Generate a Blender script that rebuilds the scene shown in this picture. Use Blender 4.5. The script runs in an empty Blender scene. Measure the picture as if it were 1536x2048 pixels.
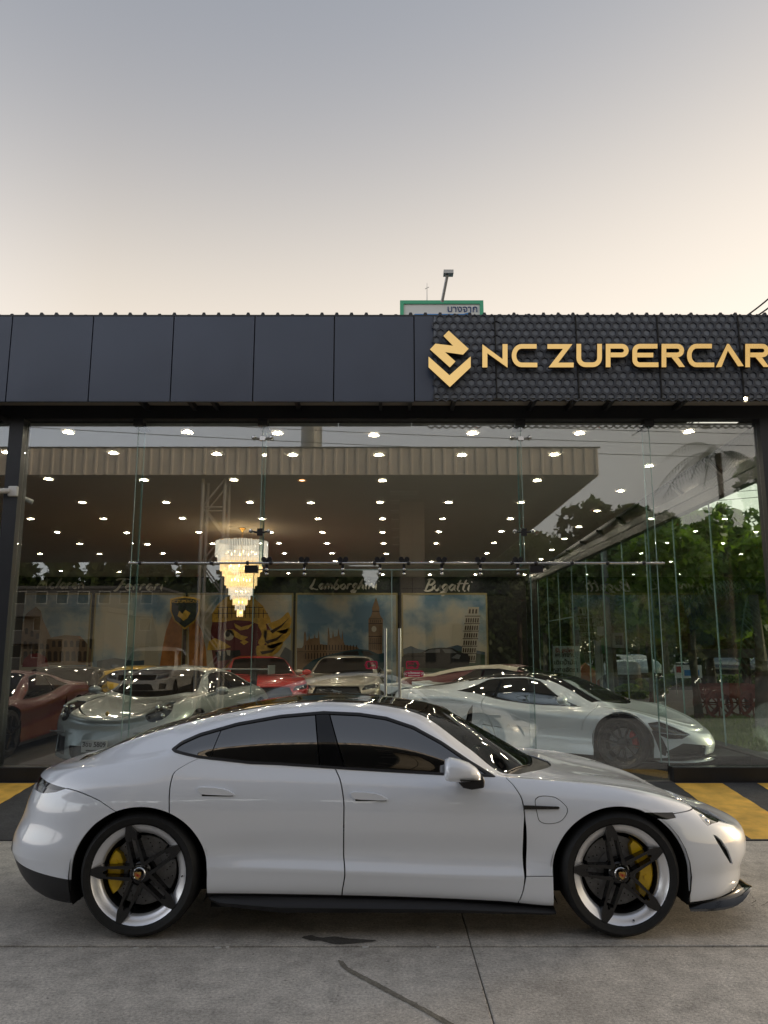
import bpy, bmesh, math, random
import numpy as np
from mathutils import Vector, Matrix, noise as mnoise
random.seed(7); RNG = np.random.default_rng(7)
SC = bpy.context.scene
COL = SC.collection
# ------------------------------------------------------------------ camera, sky, sun, exposure
F_PX = 1560.0; PITCH = math.atan(276/1560.0); CAM_H = 1.688
cam_d = bpy.data.cameras.new('camera'); cam = bpy.data.objects.new('camera', cam_d); COL.objects.link(cam)
cam_d.sensor_fit = 'VERTICAL'; cam_d.sensor_height = 36; cam_d.lens = F_PX/2048*36
cam_d.clip_start = 0.05; cam_d.clip_end = 3000
cam.location = (0, 0, CAM_H); cam.rotation_euler = (math.pi/2+PITCH, 0, 0)
SC.camera = cam
SUN_EL, SUN_AZ = math.radians(6.0), math.radians(62.0)     # azimuth clockwise from +Y (to the right, behind the showroom)
W = bpy.data.worlds.new('World'); SC.world = W; W.use_nodes = True
wn = W.node_tree; wn.nodes.clear()
sky = wn.nodes.new('ShaderNodeTexSky'); sky.sky_type = 'NISHITA'; sky.sun_disc = False
sky.sun_elevation = SUN_EL; sky.sun_rotation = SUN_AZ
sky.altitude = 0; sky.air_density = 1.0; sky.dust_density = 1.0; sky.ozone_density = 1.5
bgd = wn.nodes.new('ShaderNodeBackground'); bgd.inputs[1].default_value = 0.045
wn.links.new(sky.outputs[0], bgd.inputs[0])
# dusk smog: a veil that thickens towards the horizon, warm, a little stronger on the sun's side all the way round
def wm(op, a, b=None, c=None):
    n = wn.nodes.new('ShaderNodeMath'); n.operation = op
    for i, q in enumerate((a, b, c)):
        if q is None: continue
        if isinstance(q, (int, float)): n.inputs[i].default_value = q
        else: wn.links.new(q, n.inputs[i])
    return n.outputs[0]
wtc = wn.nodes.new('ShaderNodeTexCoord'); wsp = wn.nodes.new('ShaderNodeSeparateXYZ'); wn.links.new(wtc.outputs['Generated'], wsp.inputs[0])
wx, wy, wz = wsp.outputs
hl = wm('SQRT', wm('MAXIMUM', wm('ADD', wm('MULTIPLY', wx, wx), wm('MULTIPLY', wy, wy)), 1e-5))
dot = wm('DIVIDE', wm('ADD', wm('MULTIPLY', wx, math.sin(SUN_AZ)), wm('MULTIPLY', wy, math.cos(SUN_AZ))), wm('MAXIMUM', hl, .25))
d2 = wm('MULTIPLY', dot, wm('ABSOLUTE', dot))
z0 = wm('MULTIPLY_ADD', wm('MAXIMUM', d2, 0.0), .15, wm('MULTIPLY_ADD', wm('MINIMUM', d2, 0.0), -.08, .462))
veil = wm('DIVIDE', 1.0, wm('ADD', 1.0, wm('EXPONENT', wm('DIVIDE', wm('SUBTRACT', wm('ABSOLUTE', wz), z0), .088))))
amp = wm('MULTIPLY', veil, wm('MULTIPLY_ADD', wm('MINIMUM', dot, 0.0), .05, 1.0))
va = wn.nodes.new('ShaderNodeVectorMath'); va.operation = 'ADD'
cm = wn.nodes.new('ShaderNodeMix'); cm.data_type = 'RGBA'; cm.inputs[6].default_value = (.74, .735, .78, 1); cm.inputs[7].default_value = (.475, .358, .212, 1)
wn.links.new(wm('MULTIPLY_ADD', dot, .85, .90), cm.inputs[0])
vs_ = wn.nodes.new('ShaderNodeVectorMath'); vs_.operation = 'SCALE'; wn.links.new(cm.outputs[2], vs_.inputs[0]); wn.links.new(amp, vs_.inputs['Scale']); wn.links.new(vs_.outputs[0], va.inputs[0]); va.inputs[1].default_value = (.148, .152, .168)
bgh = wn.nodes.new('ShaderNodeBackground'); bgh.inputs[1].default_value = 0.82; wn.links.new(va.outputs[0], bgh.inputs[0])
wad = wn.nodes.new('ShaderNodeAddShader'); wo = wn.nodes.new('ShaderNodeOutputWorld')
wn.links.new(bgd.outputs[0], wad.inputs[0]); wn.links.new(bgh.outputs[0], wad.inputs[1]); wn.links.new(wad.outputs[0], wo.inputs[0])
sun_d = bpy.data.lights.new('sun', 'SUN'); sun_d.energy = 1.1; sun_d.angle = math.radians(12); sun_d.color = (1.0, .80, .56)
sun = bpy.data.objects.new('sun', sun_d); COL.objects.link(sun)
sd = Vector((math.sin(SUN_AZ)*math.cos(SUN_EL), math.cos(SUN_AZ)*math.cos(SUN_EL), math.sin(SUN_EL)))
sun.rotation_euler = (-sd).to_track_quat('-Z', 'Y').to_euler(); sun.location = (40, 30, 30)
SC.view_settings.view_transform = 'Standard'; SC.view_settings.look = 'None'
SC.view_settings.exposure = 1.0; SC.view_settings.gamma = 1.0; SC.view_settings.use_curve_mapping = False
SC.cycles.use_denoising = True
SC.cycles.max_bounces = 10; SC.cycles.transparent_max_bounces = 32; SC.cycles.glossy_bounces = 6
SC.cycles.caustics_reflective = False; SC.cycles.caustics_refractive = False
SC.cycles.sample_clamp_indirect = 6.0
CP, SP = math.cos(PITCH), math.sin(PITCH)
def ray(px, py):
    a = (px-768)/F_PX; b = (1024-py)/F_PX
    return (a, CP-b*SP, SP+b*CP)
def at(px, py, Y):                      # photo pixel -> point on the vertical plane at distance Y
    r = ray(px, py); t = Y/r[1]
    return Vector((r[0]*t, Y, CAM_H+r[2]*t))
def atz(px, py, Z):                     # photo pixel -> point on the horizontal plane at height Z
    r = ray(px, py); t = (Z-CAM_H)/r[2]
    return Vector((r[0]*t, r[1]*t, Z))
def atx(px, py, X):                     # photo pixel -> point on the plane x = X
    r = ray(px, py); t = X/r[0]
    return Vector((X, r[1]*t, CAM_H+r[2]*t))
# ------------------------------------------------------------------ materials
MATS = {}
def M(name, rgb, rough=.5, metal=0., coat=0., spec=.5, vary=None, bump=None, emit=None, coat_rough=.03, ior=1.45, space='Object'):
    """Principled material; vary=(scale, amount[, detail]) colour mottling, bump=(scale, strength, distance)."""
    if name in MATS: return MATS[name]
    m = bpy.data.materials.new(name); m.use_nodes = True; nt = m.node_tree; b = nt.nodes['Principled BSDF']
    b.inputs['Base Color'].default_value = (*rgb, 1); b.inputs['Roughness'].default_value = rough
    b.inputs['Metallic'].default_value = metal; b.inputs['Coat Weight'].default_value = coat
    b.inputs['Coat Roughness'].default_value = coat_rough; b.inputs['Specular IOR Level'].default_value = spec
    b.inputs['IOR'].default_value = ior
    tc = None
    if vary or bump:
        tc = nt.nodes.new('ShaderNodeTexCoord')
    if vary:
        n = nt.nodes.new('ShaderNodeTexNoise'); n.inputs['Scale'].default_value = vary[0]; n.inputs['Detail'].default_value = vary[2] if len(vary) > 2 else 5
        nt.links.new(tc.outputs[space], n.inputs['Vector'])
        r = nt.nodes.new('ShaderNodeMapRange'); r.inputs[1].default_value = .3; r.inputs[2].default_value = .7
        r.inputs[3].default_value = 1-vary[1]; r.inputs[4].default_value = 1+vary[1]
        nt.links.new(n.outputs['Fac'], r.inputs[0])
        mx = nt.nodes.new('ShaderNodeVectorMath'); mx.operation = 'SCALE'; mx.inputs[0].default_value = rgb
        nt.links.new(r.outputs[0], mx.inputs['Scale']); nt.links.new(mx.outputs[0], b.inputs['Base Color'])
    if bump:
        n = nt.nodes.new('ShaderNodeTexNoise'); n.inputs['Scale'].default_value = bump[0]; n.inputs['Detail'].default_value = 4
        nt.links.new(tc.outputs[space], n.inputs['Vector'])
        bp = nt.nodes.new('ShaderNodeBump'); bp.inputs['Strength'].default_value = bump[1]; bp.inputs['Distance'].default_value = bump[2]
        nt.links.new(n.outputs['Fac'], bp.inputs['Height']); nt.links.new(bp.outputs[0], b.inputs['Normal'])
    if emit:
        b.inputs['Emission Color'].default_value = (*emit[0], 1); b.inputs['Emission Strength'].default_value = emit[1]
    MATS[name] = m; return m
def glass_mat(name, tint, f0, rough=0.0, f90=.9):
    """Sheet glass: clear transmission plus mirror reflection that rises at grazing angles (Schlick)."""
    m = bpy.data.materials.new(name); m.use_nodes = True; nt = m.node_tree; nt.nodes.clear()
    lw = nt.nodes.new('ShaderNodeLayerWeight'); lw.inputs[0].default_value = .5
    pw = nt.nodes.new('ShaderNodeMath'); pw.operation = 'POWER'; pw.inputs[1].default_value = 4
    nt.links.new(lw.outputs['Facing'], pw.inputs[0])
    mr = nt.nodes.new('ShaderNodeMapRange'); mr.inputs[3].default_value = f0; mr.inputs[4].default_value = f90
    nt.links.new(pw.outputs[0], mr.inputs[0])
    tr = nt.nodes.new('ShaderNodeBsdfTransparent'); tr.inputs[0].default_value = (*tint, 1)
    gl = nt.nodes.new('ShaderNodeBsdfGlossy'); gl.inputs[1].default_value = rough; gl.inputs[0].default_value = (.95, .97, 1, 1)
    mx = nt.nodes.new('ShaderNodeMixShader'); o = nt.nodes.new('ShaderNodeOutputMaterial')
    nt.links.new(mr.outputs[0], mx.inputs[0]); nt.links.new(tr.outputs[0], mx.inputs[1]); nt.links.new(gl.outputs[0], mx.inputs[2]); nt.links.new(mx.outputs[0], o.inputs[0])
    MATS[name] = m; return m
def emit_mat(name, rgb, s):
    m = bpy.data.materials.new(name); m.use_nodes = True; nt = m.node_tree; nt.nodes.clear()
    e = nt.nodes.new('ShaderNodeEmission'); e.inputs[0].default_value = (*rgb, 1); e.inputs[1].default_value = s
    o = nt.nodes.new('ShaderNodeOutputMaterial'); nt.links.new(e.outputs[0], o.inputs[0]); MATS[name] = m; return m
# ------------------------------------------------------------------ objects
def tag(o, label=None, cat=None, group=None, kind=None):
    if label: o['label'] = label
    if cat: o['category'] = cat
    if group: o['group'] = group
    if kind: o['kind'] = kind
    return o
def thing(name, label, cat, loc=(0, 0, 0), rz=0., group=None):
    o = bpy.data.objects.new(name, None); COL.objects.link(o); o.empty_display_size = .2
    o.location = loc; o.rotation_euler = (0, 0, rz)
    return tag(o, label, cat, group)
def link(name, me, parent=None, world=False):
    o = bpy.data.objects.new(name, me); COL.objects.link(o)
    if parent is not None:
        o.parent = parent
        if world:
            r = parent
            mw = Matrix.LocRotScale(r.location, r.rotation_euler, r.scale)
            o.matrix_parent_inverse = mw.inverted()
    return o
def copy_tree(root, loc=None, rz=None, label=None, group=None):
    r = root.copy(); COL.objects.link(r)
    if loc is not None: r.location = loc
    if rz is not None: r.rotation_euler = (0, 0, rz)
    if label: r['label'] = label
    if group: r['group'] = group
    for ch in list(root.children):
        c = ch.copy(); COL.objects.link(c); c.parent = r
        for g in ch.children:
            d = g.copy(); COL.objects.link(d); d.parent = c
    return r
class MB:
    """Collects shapes into one mesh object."""
    def __init__(s): s.v = []; s.f = []; s.mi = []; s.cur = 0
    def add(s, vs, fs):
        n = len(s.v); s.v += [tuple(p) for p in vs]; s.f += [tuple(i+n for i in f) for f in fs]; s.mi += [s.cur]*len(fs); return s
    def box(s, c, d, rot=None):
        hx, hy, hz = d[0]/2, d[1]/2, d[2]/2
        vs = [Vector((x, y, z)) for x in (-hx, hx) for y in (-hy, hy) for z in (-hz, hz)]
        if rot is not None: vs = [rot @ p for p in vs]
        c = Vector(c); vs = [p+c for p in vs]
        return s.add(vs, [(0, 1, 3, 2), (4, 6, 7, 5), (0, 4, 5, 1), (2, 3, 7, 6), (0, 2, 6, 4), (1, 5, 7, 3)])
    def bb(s, x0, x1, y0, y1, z0, z1): return s.box(((x0+x1)/2, (y0+y1)/2, (z0+z1)/2), (abs(x1-x0), abs(y1-y0), abs(z1-z0)))
    def bar(s, p0, p1, w, h=None):                      # rectangular bar between two points
        p0 = Vector(p0); p1 = Vector(p1); d = p1-p0; q = d.to_track_quat('Z', 'Y').to_matrix()
        return s.box((p0+p1)/2, (w, h or w, d.length), q)
    def cyl(s, p0, p1, r0, r1=None, n=12, caps=True):
        p0 = Vector(p0); p1 = Vector(p1); r1 = r0 if r1 is None else r1
        q = (p1-p0).to_track_quat('Z', 'Y').to_matrix()
        vs = []
        for p, r in ((p0, r0), (p1, r1)):
            for i in range(n):
                a = 2*math.pi*i/n; vs.append(p+q @ Vector((r*math.cos(a), r*math.sin(a), 0)))
        fs = [(i, (i+1) % n, n+(i+1) % n, n+i) for i in range(n)]
        if caps: fs += [tuple(range(n-1, -1, -1)), tuple(range(n, 2*n))]
        return s.add(vs, fs)
    def tube(s, pts, r, n=8, close=False):
        pts = [Vector(p) for p in pts]; vs = []; m = len(pts)
        rr = r if hasattr(r, '__len__') else [r]*m
        up = Vector((0, 0, 1))
        for i, p in enumerate(pts):
            t = (pts[min(i+1, m-1)]-pts[max(i-1, 0)]).normalized() if not close else (pts[(i+1) % m]-pts[i-1]).normalized()
            a = t.cross(up)
            if a.length < 1e-3: a = t.cross(Vector((1, 0, 0)))
            a.normalize(); b = a.cross(t)
            for k in range(n):
                th = 2*math.pi*k/n; vs.append(p+(a*math.cos(th)+b*math.sin(th))*rr[i])
        fs = []
        for i in range(m if close else m-1):
            j = (i+1) % m
            fs += [(i*n+k, i*n+(k+1) % n, j*n+(k+1) % n, j*n+k) for k in range(n)]
        if not close: fs += [tuple(range(n-1, -1, -1)), tuple(range((m-1)*n, m*n))]
        return s.add(vs, fs)
    def lathe(s, prof, frame, n=32, a0=0., a1=2*math.pi):
        """prof: (radius, height) list; frame: (origin, axis, ref)"""
        o, ax, rf = [Vector(q) for q in frame]; ax.normalize(); rf = (rf-ax*rf.dot(ax)).normalized(); bi = ax.cross(rf)
        full = abs(a1-a0-2*math.pi) < 1e-6; k = n if full else n+1; vs = []
        for r, h in prof:
            for i in range(k):
                a = a0+(a1-a0)*i/n; vs.append(o+ax*h+(rf*math.cos(a)+bi*math.sin(a))*r)
        fs = []
        for j in range(len(prof)-1):
            for i in range(n):
                fs.append((j*k+i, j*k+(i+1) % k, (j+1)*k+(i+1) % k, (j+1)*k+i))
        return s.add(vs, fs)
    def prism(s, poly, fr, d0, d1):
        """poly: 2D points; fr: (origin, ux, uy, normal); extruded from d0 to d1 along the normal"""
        o, ux, uy, nn = [Vector(q) for q in fr]; n = len(poly)
        a = sum(poly[i][0]*poly[(i+1) % n][1]-poly[(i+1) % n][0]*poly[i][1] for i in range(n))
        if a < 0: poly = poly[::-1]
        vs = [o+ux*p[0]+uy*p[1]+nn*d0 for p in poly]+[o+ux*p[0]+uy*p[1]+nn*d1 for p in poly]
        fs = [(i, (i+1) % n, n+(i+1) % n, n+i) for i in range(n)]+[tuple(range(n-1, -1, -1)), tuple(range(n, 2*n))]
        return s.add(vs, fs)
    def ell(s, c, r, n=16, m=10, rot=None):
        vs = []; c = Vector(c)
        for j in range(m+1):
            ph = math.pi*j/m
            for i in range(n):
                th = 2*math.pi*i/n; p = Vector((r[0]*math.sin(ph)*math.cos(th), r[1]*math.sin(ph)*math.sin(th), r[2]*math.cos(ph)))
                if rot is not None: p = rot @ p
                vs.append(c+p)
        fs = [(j*n+i, j*n+(i+1) % n, (j+1)*n+(i+1) % n, (j+1)*n+i) for j in range(m) for i in range(n)]
        return s.add(vs, fs)
    def mesh(s, name, mat, smooth=None):
        me = bpy.data.meshes.new(name); me.from_pydata(s.v, [], s.f)
        for m in (mat if isinstance(mat, (list, tuple)) else [mat]): me.materials.append(m)
        if isinstance(mat, (list, tuple)): me.polygons.foreach_set('material_index', s.mi)
        me.validate()
        if smooth is not None:
            me.polygons.foreach_set('use_smooth', [True]*len(me.polygons)); me.set_sharp_from_angle(angle=math.radians(smooth))
        me.update(); return me
    def build(s, name, mat, parent=None, smooth=None, world=False):
        return link(name, s.mesh(name, mat, smooth), parent, world)
def bevel(o, w=.01, seg=2):
    md = o.modifiers.new('bevel', 'BEVEL'); md.width = w; md.segments = seg; md.limit_method = 'ANGLE'; md.angle_limit = math.radians(40); return o
# ------------------------------------------------------------------ lofted car bodies that are cut into panels
def spl(pts, x):
    """natural-looking monotone-ish cubic through (x, y) knots (PCHIP), vectorised"""
    xs = np.array([p[0] for p in pts], float); ys = np.array([p[1] for p in pts], float)
    x = np.clip(np.asarray(x, float), xs[0], xs[-1])
    h = np.diff(xs); d = np.diff(ys)/h; n = len(xs); m = np.zeros(n)
    if n == 2: m[:] = d[0]
    else:
        for i in range(1, n-1):
            if d[i-1]*d[i] > 0:
                w1 = 2*h[i]+h[i-1]; w2 = h[i]+2*h[i-1]; m[i] = (w1+w2)/(w1/d[i-1]+w2/d[i])
        m[0] = d[0]; m[-1] = d[-1]
    i = np.clip(np.searchsorted(xs, x, side='right')-1, 0, n-2); t = (x-xs[i])/h[i]
    return ys[i]*(2*t**3-3*t**2+1)+h[i]*m[i]*(t**3-2*t**2+t)+ys[i+1]*(-2*t**3+3*t**2)+h[i]*m[i+1]*(t**3-t**2)
def ev(c, x): return c(x) if callable(c) else (np.full(len(x), float(c)) if not hasattr(c, "__len__") else spl(c, x))
def crow(row, ncap=24, nmid=130):
    """one longitudinal feature line: rear centre -> side -> front centre"""
    xr, xf, Lr, Lf = row['xr'], row['xf'], row['Lr'], row['Lf']; nr, nf = row.get('nr', 2.4), row.get('nf', 2.6)
    th = np.linspace(0, math.pi/2, ncap+1)
    xa = xr+Lr*(1-np.cos(th)**(2/nr)); fa = np.sin(th)**(2/nr)
    xb = (xf-Lf*(1-np.cos(th)**(2/nf)))[::-1]; fb = (np.sin(th)**(2/nf))[::-1]
    xm = np.linspace(xr+Lr, xf-Lf, nmid+1)
    x = np.concatenate([xa, xm[1:-1], xb]); f = np.concatenate([fa, np.ones(nmid-1), fb])
    y = ev(row['w'], x)*f; z = ev(row['z'], x)
    return np.stack([x, y, z], 1)
def loft(rows, sub=8, ncap=24, nmid=130):
    """rows of feature lines -> dense half body (y >= 0) as a triangle soup with normals and row parameter"""
    P = np.stack([crow(r, ncap, nmid) for r in rows])           # R x C x 3
    R, C, _ = P.shape
    t = np.zeros((R, C))
    for k in range(1, R): t[k] = t[k-1]+np.maximum(np.linalg.norm(P[k]-P[k-1], axis=1), 1e-4)**.5
    T = np.zeros((2, R, C, 3))                                   # tangents below / above a row (differ at creases)
    for k in range(R):
        a = (P[k]-P[k-1])/(t[k]-t[k-1])[:, None] if k else None
        b = (P[k+1]-P[k])/(t[k+1]-t[k])[:, None] if k < R-1 else None
        if a is None: a = b
        if b is None: b = a
        if rows[k].get('crease'): T[0, k] = a; T[1, k] = b
        elif 0 < k < R-1:
            h0 = (t[k]-t[k-1])[:, None]; h1 = (t[k+1]-t[k])[:, None]
            T[0, k] = T[1, k] = (a*h1+b*h0)/(h0+h1)
        else: T[0, k] = T[1, k] = a
    out = []; vv = []
    for k in range(R-1):
        h = (t[k+1]-t[k])[:, None]
        for s in range(sub):
            u = s/sub
            out.append(P[k]*(2*u**3-3*u**2+1)+h*T[1, k]*(u**3-2*u**2+u)+P[k+1]*(-2*u**3+3*u**2)+h*T[0, k+1]*(u**3-u**2)); vv.append(k+u)
    out.append(P[-1]); vv.append(R-1)
    G = np.stack(out); G[:, :, 1] = np.maximum(G[:, :, 1], 0)
    G[:, 0, 1] = 0; G[:, -1, 1] = 0
    n, m = G.shape[:2]
    V = G.reshape(-1, 3); vp = np.repeat(np.array(vv), m)
    i, j = np.meshgrid(np.arange(n-1), np.arange(m-1), indexing='ij'); a = i*m+j
    tri = np.concatenate([np.stack([a, a+1, a+m+1], -1).reshape(-1, 3), np.stack([a, a+m+1, a+m], -1).reshape(-1, 3)])
    fn = np.cross(V[tri[:, 1]]-V[tri[:, 0]], V[tri[:, 2]]-V[tri[:, 0]])
    N = np.zeros_like(V)
    for c in range(3): np.add.at(N, tri[:, c], fn)
    # the loft runs rear->front (u) and bottom->top (v) on the +y side: cross(u, v) points to -y, so flip
    N = -N; tri = tri[:, ::-1]
    N[V[:, 1] < 1e-6, 1] = 0
    N /= np.maximum(np.linalg.norm(N, axis=1, keepdims=True), 1e-9)
    ok = np.linalg.norm(fn, axis=1) > 1e-10
    return dict(V=V, N=N, p=vp, T=tri[ok])
def sub_(m, T):
    u, inv = np.unique(T.ravel(), return_inverse=True)
    return dict(V=m['V'][u], N=m['N'][u], p=m['p'][u], T=inv.reshape(-1, 3))
def split(m, f):
    """cut a triangle soup along f = 0 -> (f < 0 part, f >= 0 part)"""
    f = np.where(np.abs(f) < 1e-7, 1e-7, f); T = m['T']
    if len(T) == 0: return m, m
    s = (f[T] > 0); c = s.sum(1)
    neg = [T[c == 0]]; pos = [T[c == 3]]
    V, N, p = [m['V']], [m['N']], [m['p']]; base = len(m['V'])
    mix = T[(c == 1) | (c == 2)]
    if len(mix):
        sm = f[mix] > 0; lone_pos = sm.sum(1) == 1
        idx = np.where(lone_pos, sm.argmax(1), (~sm).argmax(1))
        r = np.arange(len(mix)); A = mix[r, idx]; B = mix[r, (idx+1) % 3]; Cc = mix[r, (idx+2) % 3]
        e = np.sort(np.concatenate([np.stack([A, B], 1), np.stack([A, Cc], 1)]), axis=1)
        ue, inv = np.unique(e, axis=0, return_inverse=True); inv = inv.ravel()
        w = (f[ue[:, 0]]/(f[ue[:, 0]]-f[ue[:, 1]]))[:, None]
        V.append(m['V'][ue[:, 0]]*(1-w)+m['V'][ue[:, 1]]*w)
        nn = m['N'][ue[:, 0]]*(1-w)+m['N'][ue[:, 1]]*w; N.append(nn/np.maximum(np.linalg.norm(nn, axis=1, keepdims=True), 1e-9))
        p.append(m['p'][ue[:, 0]]*(1-w[:, 0])+m['p'][ue[:, 1]]*w[:, 0])
        k = len(mix); AB = base+inv[:k]; AC = base+inv[k:]
        lone = np.stack([A, AB, AC], 1); rest = np.concatenate([np.stack([AB, B, Cc], 1), np.stack([AB, Cc, AC], 1)])
        l2 = np.concatenate([lone_pos, lone_pos])
        pos += [lone[lone_pos], rest[~l2]]; neg += [lone[~lone_pos], rest[l2]]
    mm = dict(V=np.concatenate(V), N=np.concatenate(N), p=np.concatenate(p))
    return sub_(mm, np.concatenate(neg)), sub_(mm, np.concatenate(pos))
def join(*ms):
    ms = [m for m in ms if len(m['T'])]; o = 0; V = []; N = []; p = []; T = []
    for m in ms: V.append(m['V']); N.append(m['N']); p.append(m['p']); T.append(m['T']+o); o += len(m['V'])
    V = np.concatenate(V); N = np.concatenate(N); p = np.concatenate(p); T = np.concatenate(T)
    key = np.round(V*20000).astype(np.int64); _, first, inv = np.unique(key, axis=0, return_index=True, return_inverse=True); inv = inv.ravel()
    T = inv[T]; T = T[(T[:, 0] != T[:, 1]) & (T[:, 1] != T[:, 2]) & (T[:, 0] != T[:, 2])]
    return dict(V=V[first], N=N[first], p=p[first], T=T)
def psdf(poly, x, z):
    """signed distance to a closed polygon, negative inside"""
    P = np.array(poly, float); Q = np.roll(P, -1, axis=0); d = np.full(len(x), 1e9); ins = np.zeros(len(x), bool)
    for (ax, az), (bx, bz) in zip(P, Q):
        ex, ez = bx-ax, bz-az; wx, wz = x-ax, z-az; t = np.clip((wx*ex+wz*ez)/(ex*ex+ez*ez+1e-12), 0, 1)
        d = np.minimum(d, np.hypot(wx-ex*t, wz-ez*t))
        c = (az > z) != (bz > z); ins ^= c & (x < (bx-ax)*(z-az)/((bz-az) if bz != az else 1e-12)+ax)
    return np.where(ins, -d, d)
def rpoly(pts, n=6, closed=True):
    """round a coarse polygon by Catmull-Rom resampling"""
    P = [Vector(p) for p in pts]; k = len(P); out = []
    for i in range(k):
        a, b, c, d = P[i-1], P[i], P[(i+1) % k], P[(i+2) % k]
        for s in range(n):
            t = s/n; out.append(tuple(.5*((2*b)+(c-a)*t+(2*a-5*b+4*c-d)*t*t+(3*b-a-3*c+d)*t**3)))
    return out
def refine(m, poly, cond, axes, size):
    """quarter the triangles near a small polygon until they are finer than `size`"""
    P = np.array(poly); lo, hi = P.min(0)-.02, P.max(0)+.02
    for _ in range(3):
        V, T = m['V'], m['T']; A = V[:, axes]; inn = ((A >= lo) & (A <= hi)).all(1)
        if cond is not None: inn = inn & cond(V, m['p'])
        e = np.linalg.norm(V[T]-V[np.roll(T, -1, 1)], axis=2).max(1); sel = inn[T].any(1) & (e > size)
        if not sel.any(): break
        S = T[sel]; ed = np.sort(np.concatenate([S[:, [0, 1]], S[:, [1, 2]], S[:, [2, 0]]]), axis=1); ue, inv = np.unique(ed, axis=0, return_inverse=True); inv = inv.ravel()+len(V); k = len(S)
        mid = lambda q: (q[ue[:, 0]]+q[ue[:, 1]])/2
        N = mid(m['N']); N /= np.maximum(np.linalg.norm(N, axis=1, keepdims=True), 1e-9)
        a, b, c = inv[:k], inv[k:2*k], inv[2*k:]
        m = dict(V=np.concatenate([V, mid(V)]), N=np.concatenate([m['N'], N]), p=np.concatenate([m['p'], mid(m['p'])]),
                 T=np.concatenate([T[~sel], np.stack([S[:, 0], a, c], 1), np.stack([a, S[:, 1], b], 1), np.stack([c, b, S[:, 2]], 1), np.stack([a, b, c], 1)]))
    return m
def cutpoly(m, poly, cond=None, axes=(0, 2), off=0., fine=None):
    if fine: m = refine(m, poly, cond, list(axes), fine)
    f = psdf(poly, m['V'][:, axes[0]], m['V'][:, axes[1]])-off
    if cond is not None: f = np.where(cond(m['V'], m['p']), f, 1.0)
    return split(m, f)
def panel(name, m, mat, parent, depth=.012, mirror=0, off=0.):
    """mesh object from a soup; mirror 0: both sides, -1: near (-y) side only, +1: far (+y) side only.
    Edges get an inward flange so panels have thickness and gaps are real."""
    if len(m['T']) == 0: return None
    V, N, T = m['V']+m['N']*off, m['N'], m['T']
    if depth:
        ed = np.concatenate([T[:, [0, 1]], T[:, [1, 2]], T[:, [2, 0]]])
        key = np.sort(ed, axis=1); _, inv, cn = np.unique(key, axis=0, return_inverse=True, return_counts=True); inv = inv.ravel()
        be = ed[cn[inv] == 1]
        be = be[~((V[be[:, 0], 1] < 1e-4) & (V[be[:, 1], 1] < 1e-4))]
        if len(be):
            a, b = be[:, 0], be[:, 1]; n0 = len(V); k = len(be)
            Vin = V-N*depth
            FV = np.concatenate([V[a], V[b], Vin[a], Vin[b]])
            t = V[b]-V[a]; fn = np.cross(t, N[a]); fn /= np.maximum(np.linalg.norm(fn, axis=1, keepdims=True), 1e-9)
            FN = np.concatenate([fn]*4)
            i = np.arange(k)
            FT = np.concatenate([np.stack([n0+k+i, n0+i, n0+2*k+i], 1), np.stack([n0+k+i, n0+2*k+i, n0+3*k+i], 1)])
            V = np.concatenate([V, FV]); N = np.concatenate([N, FN]); T = np.concatenate([T, FT])
    Vs, Ns, Ts = [], [], []; o = 0
    if mirror <= 0:
        Vs.append(V*[1, -1, 1]); Ns.append(N*[1, -1, 1]); Ts.append(T[:, ::-1]+o); o += len(V)
    if mirror >= 0:
        Vs.append(V); Ns.append(N); Ts.append(T+o)
    V = np.concatenate(Vs); N = np.concatenate(Ns); T = np.concatenate(Ts)
    me = bpy.data.meshes.new(name)
    me.vertices.add(len(V)); me.vertices.foreach_set('co', V.ravel().astype(np.float32))
    me.loops.add(len(T)*3); me.loops.foreach_set('vertex_index', T.ravel().astype(np.int32))
    me.polygons.add(len(T)); me.polygons.foreach_set('loop_start', np.arange(0, len(T)*3, 3, dtype=np.int32))
    me.update(calc_edges=True)
    me.polygons.foreach_set('use_smooth', np.ones(len(T), dtype=bool))
    me.materials.append(mat)
    me.normals_split_custom_set_from_vertices(N.astype(np.float32).tolist())
    return link(name, me, parent)
def gap(m, fn, w):
    """cut a panel gap of half width w (number or function of the soup) along fn(m) = 0 -> (fn < 0, fn > 0)"""
    ww = w if callable(w) else (lambda q: w)
    a, r = split(m, fn(m)+ww(m)); _, b = split(r, fn(r)-ww(r)); return a, b
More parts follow.
